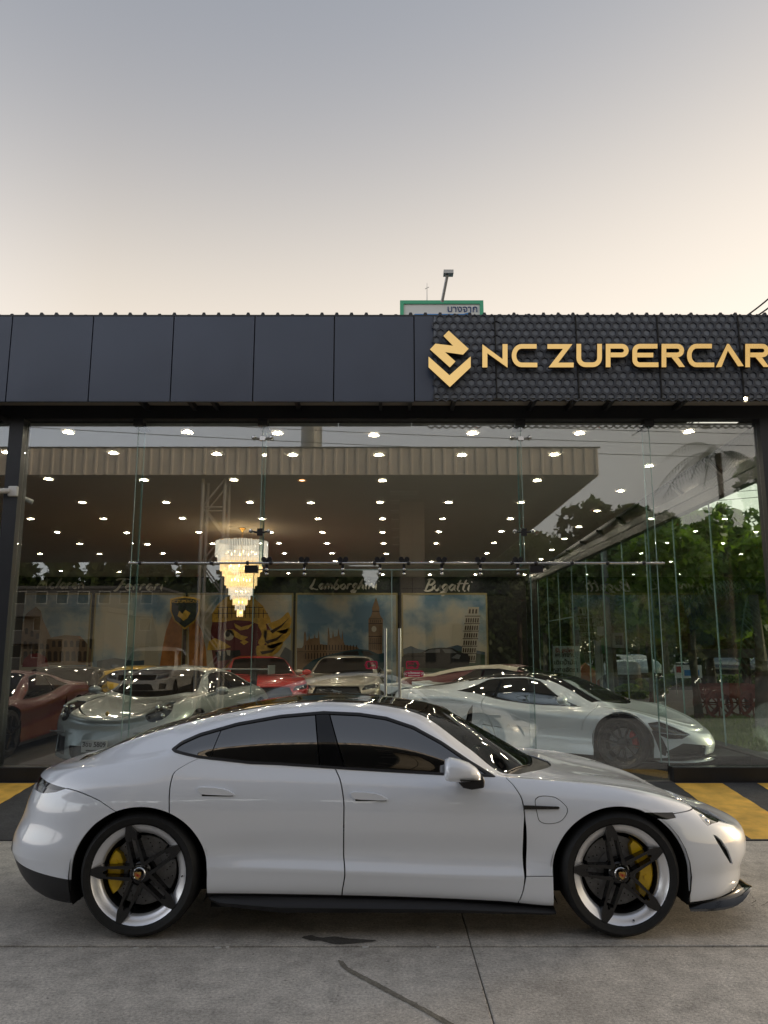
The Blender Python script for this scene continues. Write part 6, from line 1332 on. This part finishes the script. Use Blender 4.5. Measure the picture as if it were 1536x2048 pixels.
def crown_mesh(seed, rx, ry, rz, n, leaf, mat, clumps=26):
    g = np.random.default_rng(seed); C = g.normal(size=(clumps, 3)); C /= np.linalg.norm(C, axis=1, keepdims=True); C *= g.uniform(.35, 1.0, (clumps, 1)); C[:, 2] = np.where(C[:, 2] < -.5, C[:, 2]*.6, C[:, 2]); cr_ = g.uniform(.20, .42, clumps)
    k = g.integers(0, clumps, n); d = g.normal(size=(n, 3)); d /= np.linalg.norm(d, axis=1, keepdims=True); P_ = (C[k]+d*(cr_[k]*g.uniform(.55, 1.05, n)**.6)[:, None])*np.array([rx, ry, rz])
    L = leaf*g.uniform(.6, 1.4, n); a = g.normal(size=(n, 3))*np.array([1, 1, .5])+np.array([0, 0, -.45]); a /= np.linalg.norm(a, axis=1, keepdims=True); b = np.cross(a, g.normal(size=(n, 3))); b /= np.maximum(np.linalg.norm(b, axis=1, keepdims=True), 1e-6)
    w = .30; V = np.stack([P_-a*L[:, None]*.5, P_+b*(L*w)[:, None], P_+a*L[:, None]*.5, P_-b*(L*w)[:, None]], 1).reshape(-1, 3)
    me = bpy.data.meshes.new('crown'); me.vertices.add(len(V)); me.vertices.foreach_set('co', V.ravel().astype(np.float32)); me.loops.add(n*4); me.loops.foreach_set('vertex_index', np.arange(n*4, dtype=np.int32)); me.polygons.add(n); me.polygons.foreach_set('loop_start', np.arange(0, n*4, 4, dtype=np.int32)); me.update(calc_edges=True); me.materials.append(mat); return me, C*np.array([rx, ry, rz])
def tree(x, y, h, rx, rz, n, leaf, mat, label, seed, group, trunk=.14, z0=0.):
    t = thing('broadleaf_tree', label, 'tree', (x, y, z0), 0, group); me, C = crown_mesh(seed, rx, rx*.9, rz, n, leaf, mat); o = link('crown', me, t); o.location = (0, 0, h-rz)
    m = MB(); rnd = random.Random(seed); top = Vector((rnd.uniform(-.2, .2), rnd.uniform(-.2, .2), h-rz*.7)); m.tube([(0, 0, -.1), (rnd.uniform(-.08, .08), 0, top.z*.35), (top.x*.6, top.y*.6, top.z*.7), top], [trunk, trunk*.8, trunk*.65, trunk*.35], 9)
    for c_ in C[:11]: q = Vector((c_[0], c_[1], c_[2]+h-rz)); s_ = top*rnd.uniform(.55, .95); m.tube([s_, (s_+q)/2+Vector((0, 0, .12)), q], [trunk*.4, trunk*.25, .02], 6)
    m.build('trunk', BARK, t, 60); return t
PALML = M('palm_leaf', (.045, .08, .025), .5)
def palm(x, y, h, label, seed, group=None):
    t = thing('palm_tree', label, 'palm', (x, y, 0), 0, group); rnd = random.Random(seed); m = MB(); m.tube([(0, 0, -.1), (.1, 0, h*.5), (.05, .05, h)], [.16, .13, .11], 9); m.build('trunk', BARK, t, 60)
    for i in range(12):
        a = 2*math.pi*i/12+rnd.uniform(-.2, .2); e = rnd.uniform(.1, 1.1); L = rnd.uniform(1.7, 2.4); m = MB(); pr = None
        for j in range(22):
            s_ = j/21; r_ = L*s_*math.cos(e*(1-.5*s_)); z_ = h+L*(s_*math.sin(e)-s_*s_*.95); p = Vector((.05+r_*math.cos(a), .05+r_*math.sin(a), z_))
            if pr is not None and j > 2:
                d = (p-pr).normalized(); sd_ = Vector((-math.sin(a), math.cos(a), 0)); ll = .5*math.sin(math.pi*min(1, .12+s_*.88))+.08
                for sg in (-1, 1): q = p+sd_*sg*ll*.8+Vector((0, 0, -ll*.65))+d*.15; m.add([p-d*.014, p+d*.014, q+d*.004, q-d*.004], [(0, 1, 2, 3)])
                m.add([pr+sd_*.012, p+sd_*.012, p-sd_*.012, pr-sd_*.012], [(0, 1, 2, 3)])
            pr = p
        m.build('frond', PALML, t)
    return t
SG = 'trees along the street beside the showroom'
def X_(px, y): return (px-768)/1560*(y*.985)
for i, (px, y, h, rx, rz, mt, lab) in enumerate((
        (1390, 19.5, 5.5, 2.1, 2.0, LEAF3, 'bright yellow-green tree nearest the side glass'), (1490, 23.5, 5.0, 2.3, 2.0, LEAF1, 'mid green round tree at the right edge by the post'), (1300, 24.5, 6.6, 2.7, 2.7, LEAF1, 'leafy green tree behind the wooden cart'),
        (1225, 30.0, 7.4, 2.4, 2.7, LEAF2, 'dark green tree behind the utility pole'), (1150, 37.0, 8.6, 3.2, 3.4, LEAF2, 'tall dark tree behind the white banner'), (1420, 32.0, 7.0, 3.2, 2.9, LEAF2, 'dark tree standing behind the bright yellow-green one'),
        (1550, 30.0, 6.0, 2.6, 2.5, LEAF1, 'green tree past the post at the far right'), (1330, 40.0, 8.0, 3.6, 3.2, LEAF1, 'broad tree far down the street'), (1090, 50.0, 10.5, 4.2, 4.2, LEAF2, 'tallest dark tree behind the back corner of the showroom'), (1490, 46.0, 8.0, 4.0, 3.2, LEAF2, 'dark tree on the far side of the street'))):
    tree(X_(px, y), y, h, rx, rz, int(5200*rx*rx**.3/1.6), .20+.004*y, mt, lab, 40+i, SG, .13 if y < 28 else .2)
palm(X_(1512, 17.5), 17.5, 2.9, 'small palm with drooping fronds beside the right post', 3)
BG = 'trees behind the forecourt'
for i, (x, y, h, rx, rz, mt, lab) in enumerate(((8.8, -10, 7.2, 2.5, 2.5, LEAF2, 'dark tree beside the canopy corner, mirrored at right'), (11.5, -17, 8.6, 3.2, 3.2, LEAF2, 'dark tall tree behind the canopy corner tree'), (15.0, -8, 8.0, 3.2, 3.2, LEAF1, 'green tree across the forecourt at far right'),
        (8.5, -30, 9.5, 3.6, 3.6, LEAF2, 'dark tree behind the station shop at right'), (-4, -44, 9.0, 4.5, 3.6, LEAF2, 'added wide dark backdrop tree behind the station shop'), (-13, -46, 8.0, 4.0, 3.2, LEAF2, 'added dark backdrop tree between shop and apartment block'), (4, -46, 9.5, 4.5, 4.0, LEAF2, 'added dark backdrop tree behind the shop roof'), (14, -40, 11, 5, 4.6, LEAF2, 'large dark tree far right behind the forecourt'))):  # far row around the shop is added to darken the mirrored view
    tree(x, y, h, rx, rz, int(3000*rx**1.2), .34, mt, lab, 80+i, BG, .2)
palm(11.2, -6.5, 8.2, 'tall palm across the forecourt mirrored in the right pane', 9)
# woodland belts closing the horizon; those behind the camera added to darken reflections
def woodland(name, x0, x1, y, h, n, seed, leaf=.7):
    g = np.random.default_rng(seed); px = g.uniform(x0, x1, n); hh = h*(.72+.28*np.sin(px*.23+seed)*np.sin(px*.61)+.12*np.sin(px*1.7)); P_ = np.stack([px, y+g.normal(0, 1.3, n), hh*g.uniform(0, 1, n)**.8], 1)
    a = g.normal(size=(n, 3)); a /= np.linalg.norm(a, axis=1, keepdims=True); b = np.cross(a, g.normal(size=(n, 3))); b /= np.maximum(np.linalg.norm(b, axis=1, keepdims=True), 1e-6); L = leaf*g.uniform(.5, 1.3, n)[:, None]
    V = np.stack([P_-a*L*.5, P_+b*L*.33, P_+a*L*.5, P_-b*L*.33], 1).reshape(-1, 3); me = bpy.data.meshes.new(name); me.vertices.add(len(V)); me.vertices.foreach_set('co', V.ravel().astype(np.float32)); me.loops.add(n*4); me.loops.foreach_set('vertex_index', np.arange(n*4, dtype=np.int32)); me.polygons.add(n); me.polygons.foreach_set('loop_start', np.arange(0, n*4, 4, dtype=np.int32)); me.update(calc_edges=True); me.materials.append(LEAF2)
    return tag(link(name, me), kind='stuff', label='far belt of dark woodland closing the view')
woodland('woodland', 3, 75, 62, 8.5, 34000, 1); woodland('woodland', -80, 70, -68, 17.0, 60000, 2, 1.1); woodland('woodland', 10, 46, -36, 10.0, 26000, 3, .8)
# grass strip, path, street beyond the side glass
GR = leafmat('grass_blade', (.06, .10, .02), (.17, .20, .06), .3); g = np.random.default_rng(5); n = 26000
gx = g.uniform(5.9, 16, n); gy = g.uniform(13.6, 20.4, n); gh = g.uniform(.05, .14, n); an = g.uniform(0, 6.28, n); lx, ly = g.normal(0, .04, n), g.normal(0, .04, n); w = .012
V = np.stack([np.stack([gx-np.cos(an)*w, gy-np.sin(an)*w, np.zeros(n)], 1), np.stack([gx+np.cos(an)*w, gy+np.sin(an)*w, np.zeros(n)], 1), np.stack([gx+lx, gy+ly, gh], 1)], 1).reshape(-1, 3)
me = bpy.data.meshes.new('grass'); me.from_pydata(V.tolist(), [], np.arange(n*3).reshape(-1, 3).tolist()); me.materials.append(GR); tag(link('grass', me), kind='stuff', label='short dry grass strip beside the showroom')
tag(MB().bb(5.7, 16, 13.5, 20.5, -.05, .004).build('grass_soil', M('dry_soil', (.10, .10, .045), .9, vary=(3, .3))), kind='structure'); tag(MB().bb(5.3, 40, 9.6, 13.48, -.05, .02).build('side_path', CONC2), kind='structure'); tag(MB().bb(5.2, 60, 20.52, 34, -.05, .012).build('side_street', M('pink_paving', (.24, .20, .185), .8, vary=(1.5, .15))), kind='structure')
# utility pole with meter box
PC = M('pole_concrete', (.20, .19, .18), .85, vary=(5, .2)); x = X_(1217, 24); up_ = thing('utility_pole', 'concrete utility pole with grey meter box outside the side glass', 'pole', (x, 24, 0)); MB().cyl((x, 24, -.1), (x, 24, 9), .125, .09, 10).build('pole', PC, up_, 40, world=True); MB().bb(x+.10, x+.40, 23.75, 23.95, 1.75, 2.2).build('meter_box', GALV, up_, world=True); MB().bb(x+.15, x+.35, 23.74, 23.749, 1.84, 2.11).build('meter_window', DWIN, up_, world=True)
q = at(1201, 1262, 23.7); MB().box((q.x, 23.7, q.z), (.19, .03, .26)).build('notice_plate', M('grey_notice', (.35, .35, .33), .6), up_, world=True)
# recruitment banner
a, b_ = at(1108, 1354, 25), at(1159, 1292, 25); bn = thing('cloth_banner', 'white cloth banner with four lines of Thai writing outside the side glass', 'banner', ((a.x+b_.x)/2, 25, 0)); CL = M('white_cloth', (.62, .66, .66), .8)
m = MB(); vs = []; N_ = 12
for j in range(N_+1):
    for i in range(N_+1): u, v = i/N_, j/N_; vs.append((a.x+(b_.x-a.x)*u, 25+.03*math.sin(7*u+3*v)+.02*math.sin(11*v), a.z-.25+(b_.z-a.z+.25)*v))
m.add(vs, [(j*(N_+1)+i, j*(N_+1)+i+1, (j+1)*(N_+1)+i+1, (j+1)*(N_+1)+i) for j in range(N_) for i in range(N_)]); m.build('cloth', CL, bn, 60, world=True)
INK = M('black_ink', (.02, .02, .022), .6); RINK = M('red_ink', (.35, .03, .05), .6)
for py, s_, mt in ((1301, '\u0e23\u0e31\u0e1a\u0e2a\u0e21\u0e31\u0e04\u0e23', RINK), (1310, '\u0e1e\u0e19\u0e31\u0e01\u0e07\u0e32\u0e19', INK), (1325, '\u0e40\u0e15\u0e34\u0e21\u0e19\u0e49\u0e33\u0e21\u0e31\u0e19', INK), (1340, '\u0e2b\u0e25\u0e32\u0e22\u0e2d\u0e31\u0e15\u0e23\u0e32', INK)):
    q = at(1131, py, 24.9); link('banner_lettering', meshtext('banner_lettering', s_, .19, mt, facing((q.x, 24.92, q.z)), .002, .004), bn, True)
for x in (a.x, b_.x): MB().cyl((x, 25.06, -.1), (x, 25.06, b_.z+.05), .02, n=6).build('stake', GALV, bn, world=True)
# wooden cart with red wheels and a roof
cx0 = X_(1438, 20.6); ct = thing('wooden_cart', 'wooden cart with dark red spoked wheels and a roof on the grass', 'cart', (cx0, 20.2, 0)); RW = M('red_wood', (.16, .035, .022), .7, vary=(7, .3)); DW = M('dark_wood', (.04, .03, .025), .8)
for dx, dy in ((-.42, -.35), (.42, -.35), (-.42, .4), (.42, .4)):
    w_ = bpy.data.objects.new('wheel', None); COL.objects.link(w_); w_.parent = ct; w_.location = (dx, dy, .36); m = MB(); m.lathe([(.29, -.03), (.35, -.03), (.35, .03), (.29, .03), (.29, -.03)], WAX, 24); m.build('rim', RW, w_); m = MB(); m.lathe([(0, -.06), (.06, -.06), (.06, .06), (0, .06)], WAX, 12); m.build('hub', RW, w_)
    for k in range(8): a_ = 2*math.pi*k/8; MB().bar((.05*math.cos(a_), 0, .05*math.sin(a_)), (.3*math.cos(a_), 0, .3*math.sin(a_)), .035, .03).build('spoke', RW, w_)
MB().bb(-.75, .75, -.3, .35, .5, .62).build('bed', RW, ct); MB().bb(-.75, .75, -.3, -.26, .621, .85).build('side_board', RW, ct); MB().bb(-.75, .75, .31, .35, .621, .85).build('side_board', RW, ct)
for sx in (-.7, .7):
    for sy in (-.25, .3): MB().bar((sx, sy, .6), (sx, sy, 1.5), .05).build('post', DW, ct)
MB().prism([(-.55, 0), (0, .22), (.55, 0), (0, .16)], ((-1.05, 0, 1.5), (0, 1, 0), (0, 0, 1), (1, 0, 0)), 0, 2.1).build('roof', DW, ct)
# bollards, street sign, signs and stall beyond the grass
for i, px in enumerate((1520, 1580)):
    x = X_(px, 21.6); bo = thing('bollard', 'green topped red bollard at the street edge', 'bollard', (x, 21.6, 0), 0, 'bollards at the street edge'); MB().cyl((0, 0, 0), (0, 0, .36), .085, n=14).build('post', M('faded_red', (.16, .04, .035), .6), bo, 40); MB().lathe([(.088, .361), (.088, .58), (.10, .59), (.10, .63), (.06, .68), (0, .70)], ((0, 0, 0), (0, 0, 1), (1, 0, 0)), 14).build('cap', M('bollard_green', (.02, .09, .05), .5), bo, 40)
a, b_ = at(1424, 1110, 44), at(1560, 1077, 44); ss = thing('street_sign', 'green overhead street sign with white Thai lettering above the trees', 'sign', (a.x, 44, 0)); MB().bb(a.x, b_.x, 43.9, 44, a.z, b_.z).build('sign_plate', M('sign_green', (.01, .17, .12), .5), ss, world=True); q = at(1456, 1090, 43.85); link('sign_lettering', meshtext('sign_lettering', '\u0e32\u0e27\u0e32\u0e04\u0e30', .62, WINK, facing((q.x, 43.88, q.z)), .005, .01), ss, True)
for x in (a.x+.4, b_.x-.4): MB().cyl((x, 44.1, -.1), (x, 44.1, b_.z), .09, n=8).build('post', GALV, ss, world=True)
a, b_ = at(1161, 1366, 27), at(1184, 1328, 27); st_ = thing('orange_tent', 'small orange tent canopy near the white banner', 'tent', ((a.x+b_.x)/2, 27, 0)); m = MB(); cxx, w_ = (a.x+b_.x)/2, (b_.x-a.x)/2+.15; m.add([(cxx-w_, 26.6, b_.z-.35), (cxx+w_, 26.6, b_.z-.35), (cxx+w_, 27.6, b_.z-.35), (cxx-w_, 27.6, b_.z-.35), (cxx, 27.1, b_.z+.05)]+[(cxx-w_, 26.6, .2), (cxx+w_, 26.6, .2), (cxx+w_, 27.6, .2), (cxx-w_, 27.6, .2)], [(0, 1, 4), (1, 2, 4), (2, 3, 4), (3, 0, 4), (0, 5, 6, 1), (2, 7, 8, 3)]); m.build('cover', M('orange_cloth', (.42, .10, .03), .7), st_, world=True)
for sx in (-1, 1): MB().cyl((cxx+sx*w_, 26.6, 0), (cxx+sx*w_, 26.6, b_.z-.36), .025, n=6).build('pole', GALV, st_, world=True)
for i, (px, c_, lab) in enumerate(((1190, (.62, .63, .62), 'white feather flag standing by the pole'), (1201, (.10, .32, .12), 'green feather flag standing beside the white one'))):
    x = X_(px, 26); f_ = thing('feather_flag', lab, 'flag', (x, 26, 0)); MB().cyl((0, 0, 0), (0, 0, 2.0), .018, n=6).build('pole', GALV, f_); m = MB(); m.prism([(.02, .7), (.02, 2.0), (.14, 1.96), (.24, 1.7), (.26, .9)] if i == 0 else [(.02, 1.55), (.02, 2.05), (.20, 2.1), (.22, 1.62)], ((0, 0, 0), (1, 0, 0), (0, 0, 1), (0, -1, 0)), 0, .01); m.build('cloth', M('flag_cloth_%s' % 'ab'[i], c_, .8), f_)
a, b_ = at(1350, 1356, 30), at(1402, 1330, 30); fs = thing('notice_board', 'white and blue notice board under the trees', 'sign', ((a.x+b_.x)/2, 30, 0)); MB().bb(a.x, b_.x, 29.96, 30, a.z, b_.z).build('board', WPL, fs, world=True); MB().bb(a.x+.35, b_.x-.1, 29.945, 29.959, a.z+.08, a.z+.3).build('blue_band', M('poster_blue', (.05, .2, .5), .6), fs, world=True); MB().bb(a.x+.05, a.x+.3, 29.945, 29.959, a.z+.2, b_.z-.05).build('red_patch', M('red_ink', (.35, .03, .05), .6), fs, world=True)
for x in (a.x+.05, b_.x-.05): MB().cyl((x, 30.03, -.1), (x, 30.03, b_.z), .025, n=6).build('post', GALV, fs, world=True)
FARC = dict(CP_); FARC.update(sub=3, nmid=36, cuts=CP_['cuts'][:1]); FARC['zsp'] = off(CP_['zsp'], .08); FARC['zrail'] = off(CP_['zrail'], .08)
for i, (px, y, rz, pm, lab) in enumerate(((1235, 44, 80, PAINT_WH, 'white parked saloon behind the utility pole'), (1262, 47, 95, PAINT_SV, 'silver parked saloon under the far trees'), (1440, 40, 10, PAINT_BK, 'dark saloon across the street behind the cart'), (1510, 42, 170, PAINT_WH, 'white saloon across the street behind the bollard'))):
    gcar('saloon', lab, 'car', (X_(px, y), y, 0), math.radians(rz), pm, FARC, 'cars parked along the street')
# low hedge on the far kerb
for i, (px, y, w_, h) in enumerate(((1260, 28, 1.3, .55), (1300, 30.5, 1.2, .6), (1350, 35, 1.8, .6), (1480, 36, 2.6, .55))):
    o = thing('shrub', ['clipped yellow-green shrub by the pole', 'low shrub behind the supercar nose', 'low shrub under the notice board', 'long low shrub across the street'][i], 'shrub', (X_(px, y), y, 0)); me, C = crown_mesh(200+i, w_*.6, .5, h*.6, 1800, .12, LEAF3 if i == 0 else LEAF1, 14); q = link('foliage', me, o); q.location = (0, 0, h*.5); MB().tube([(0, 0, -.05), (.02, 0, h*.4)], .03, 6).build('stem', BARK, o)
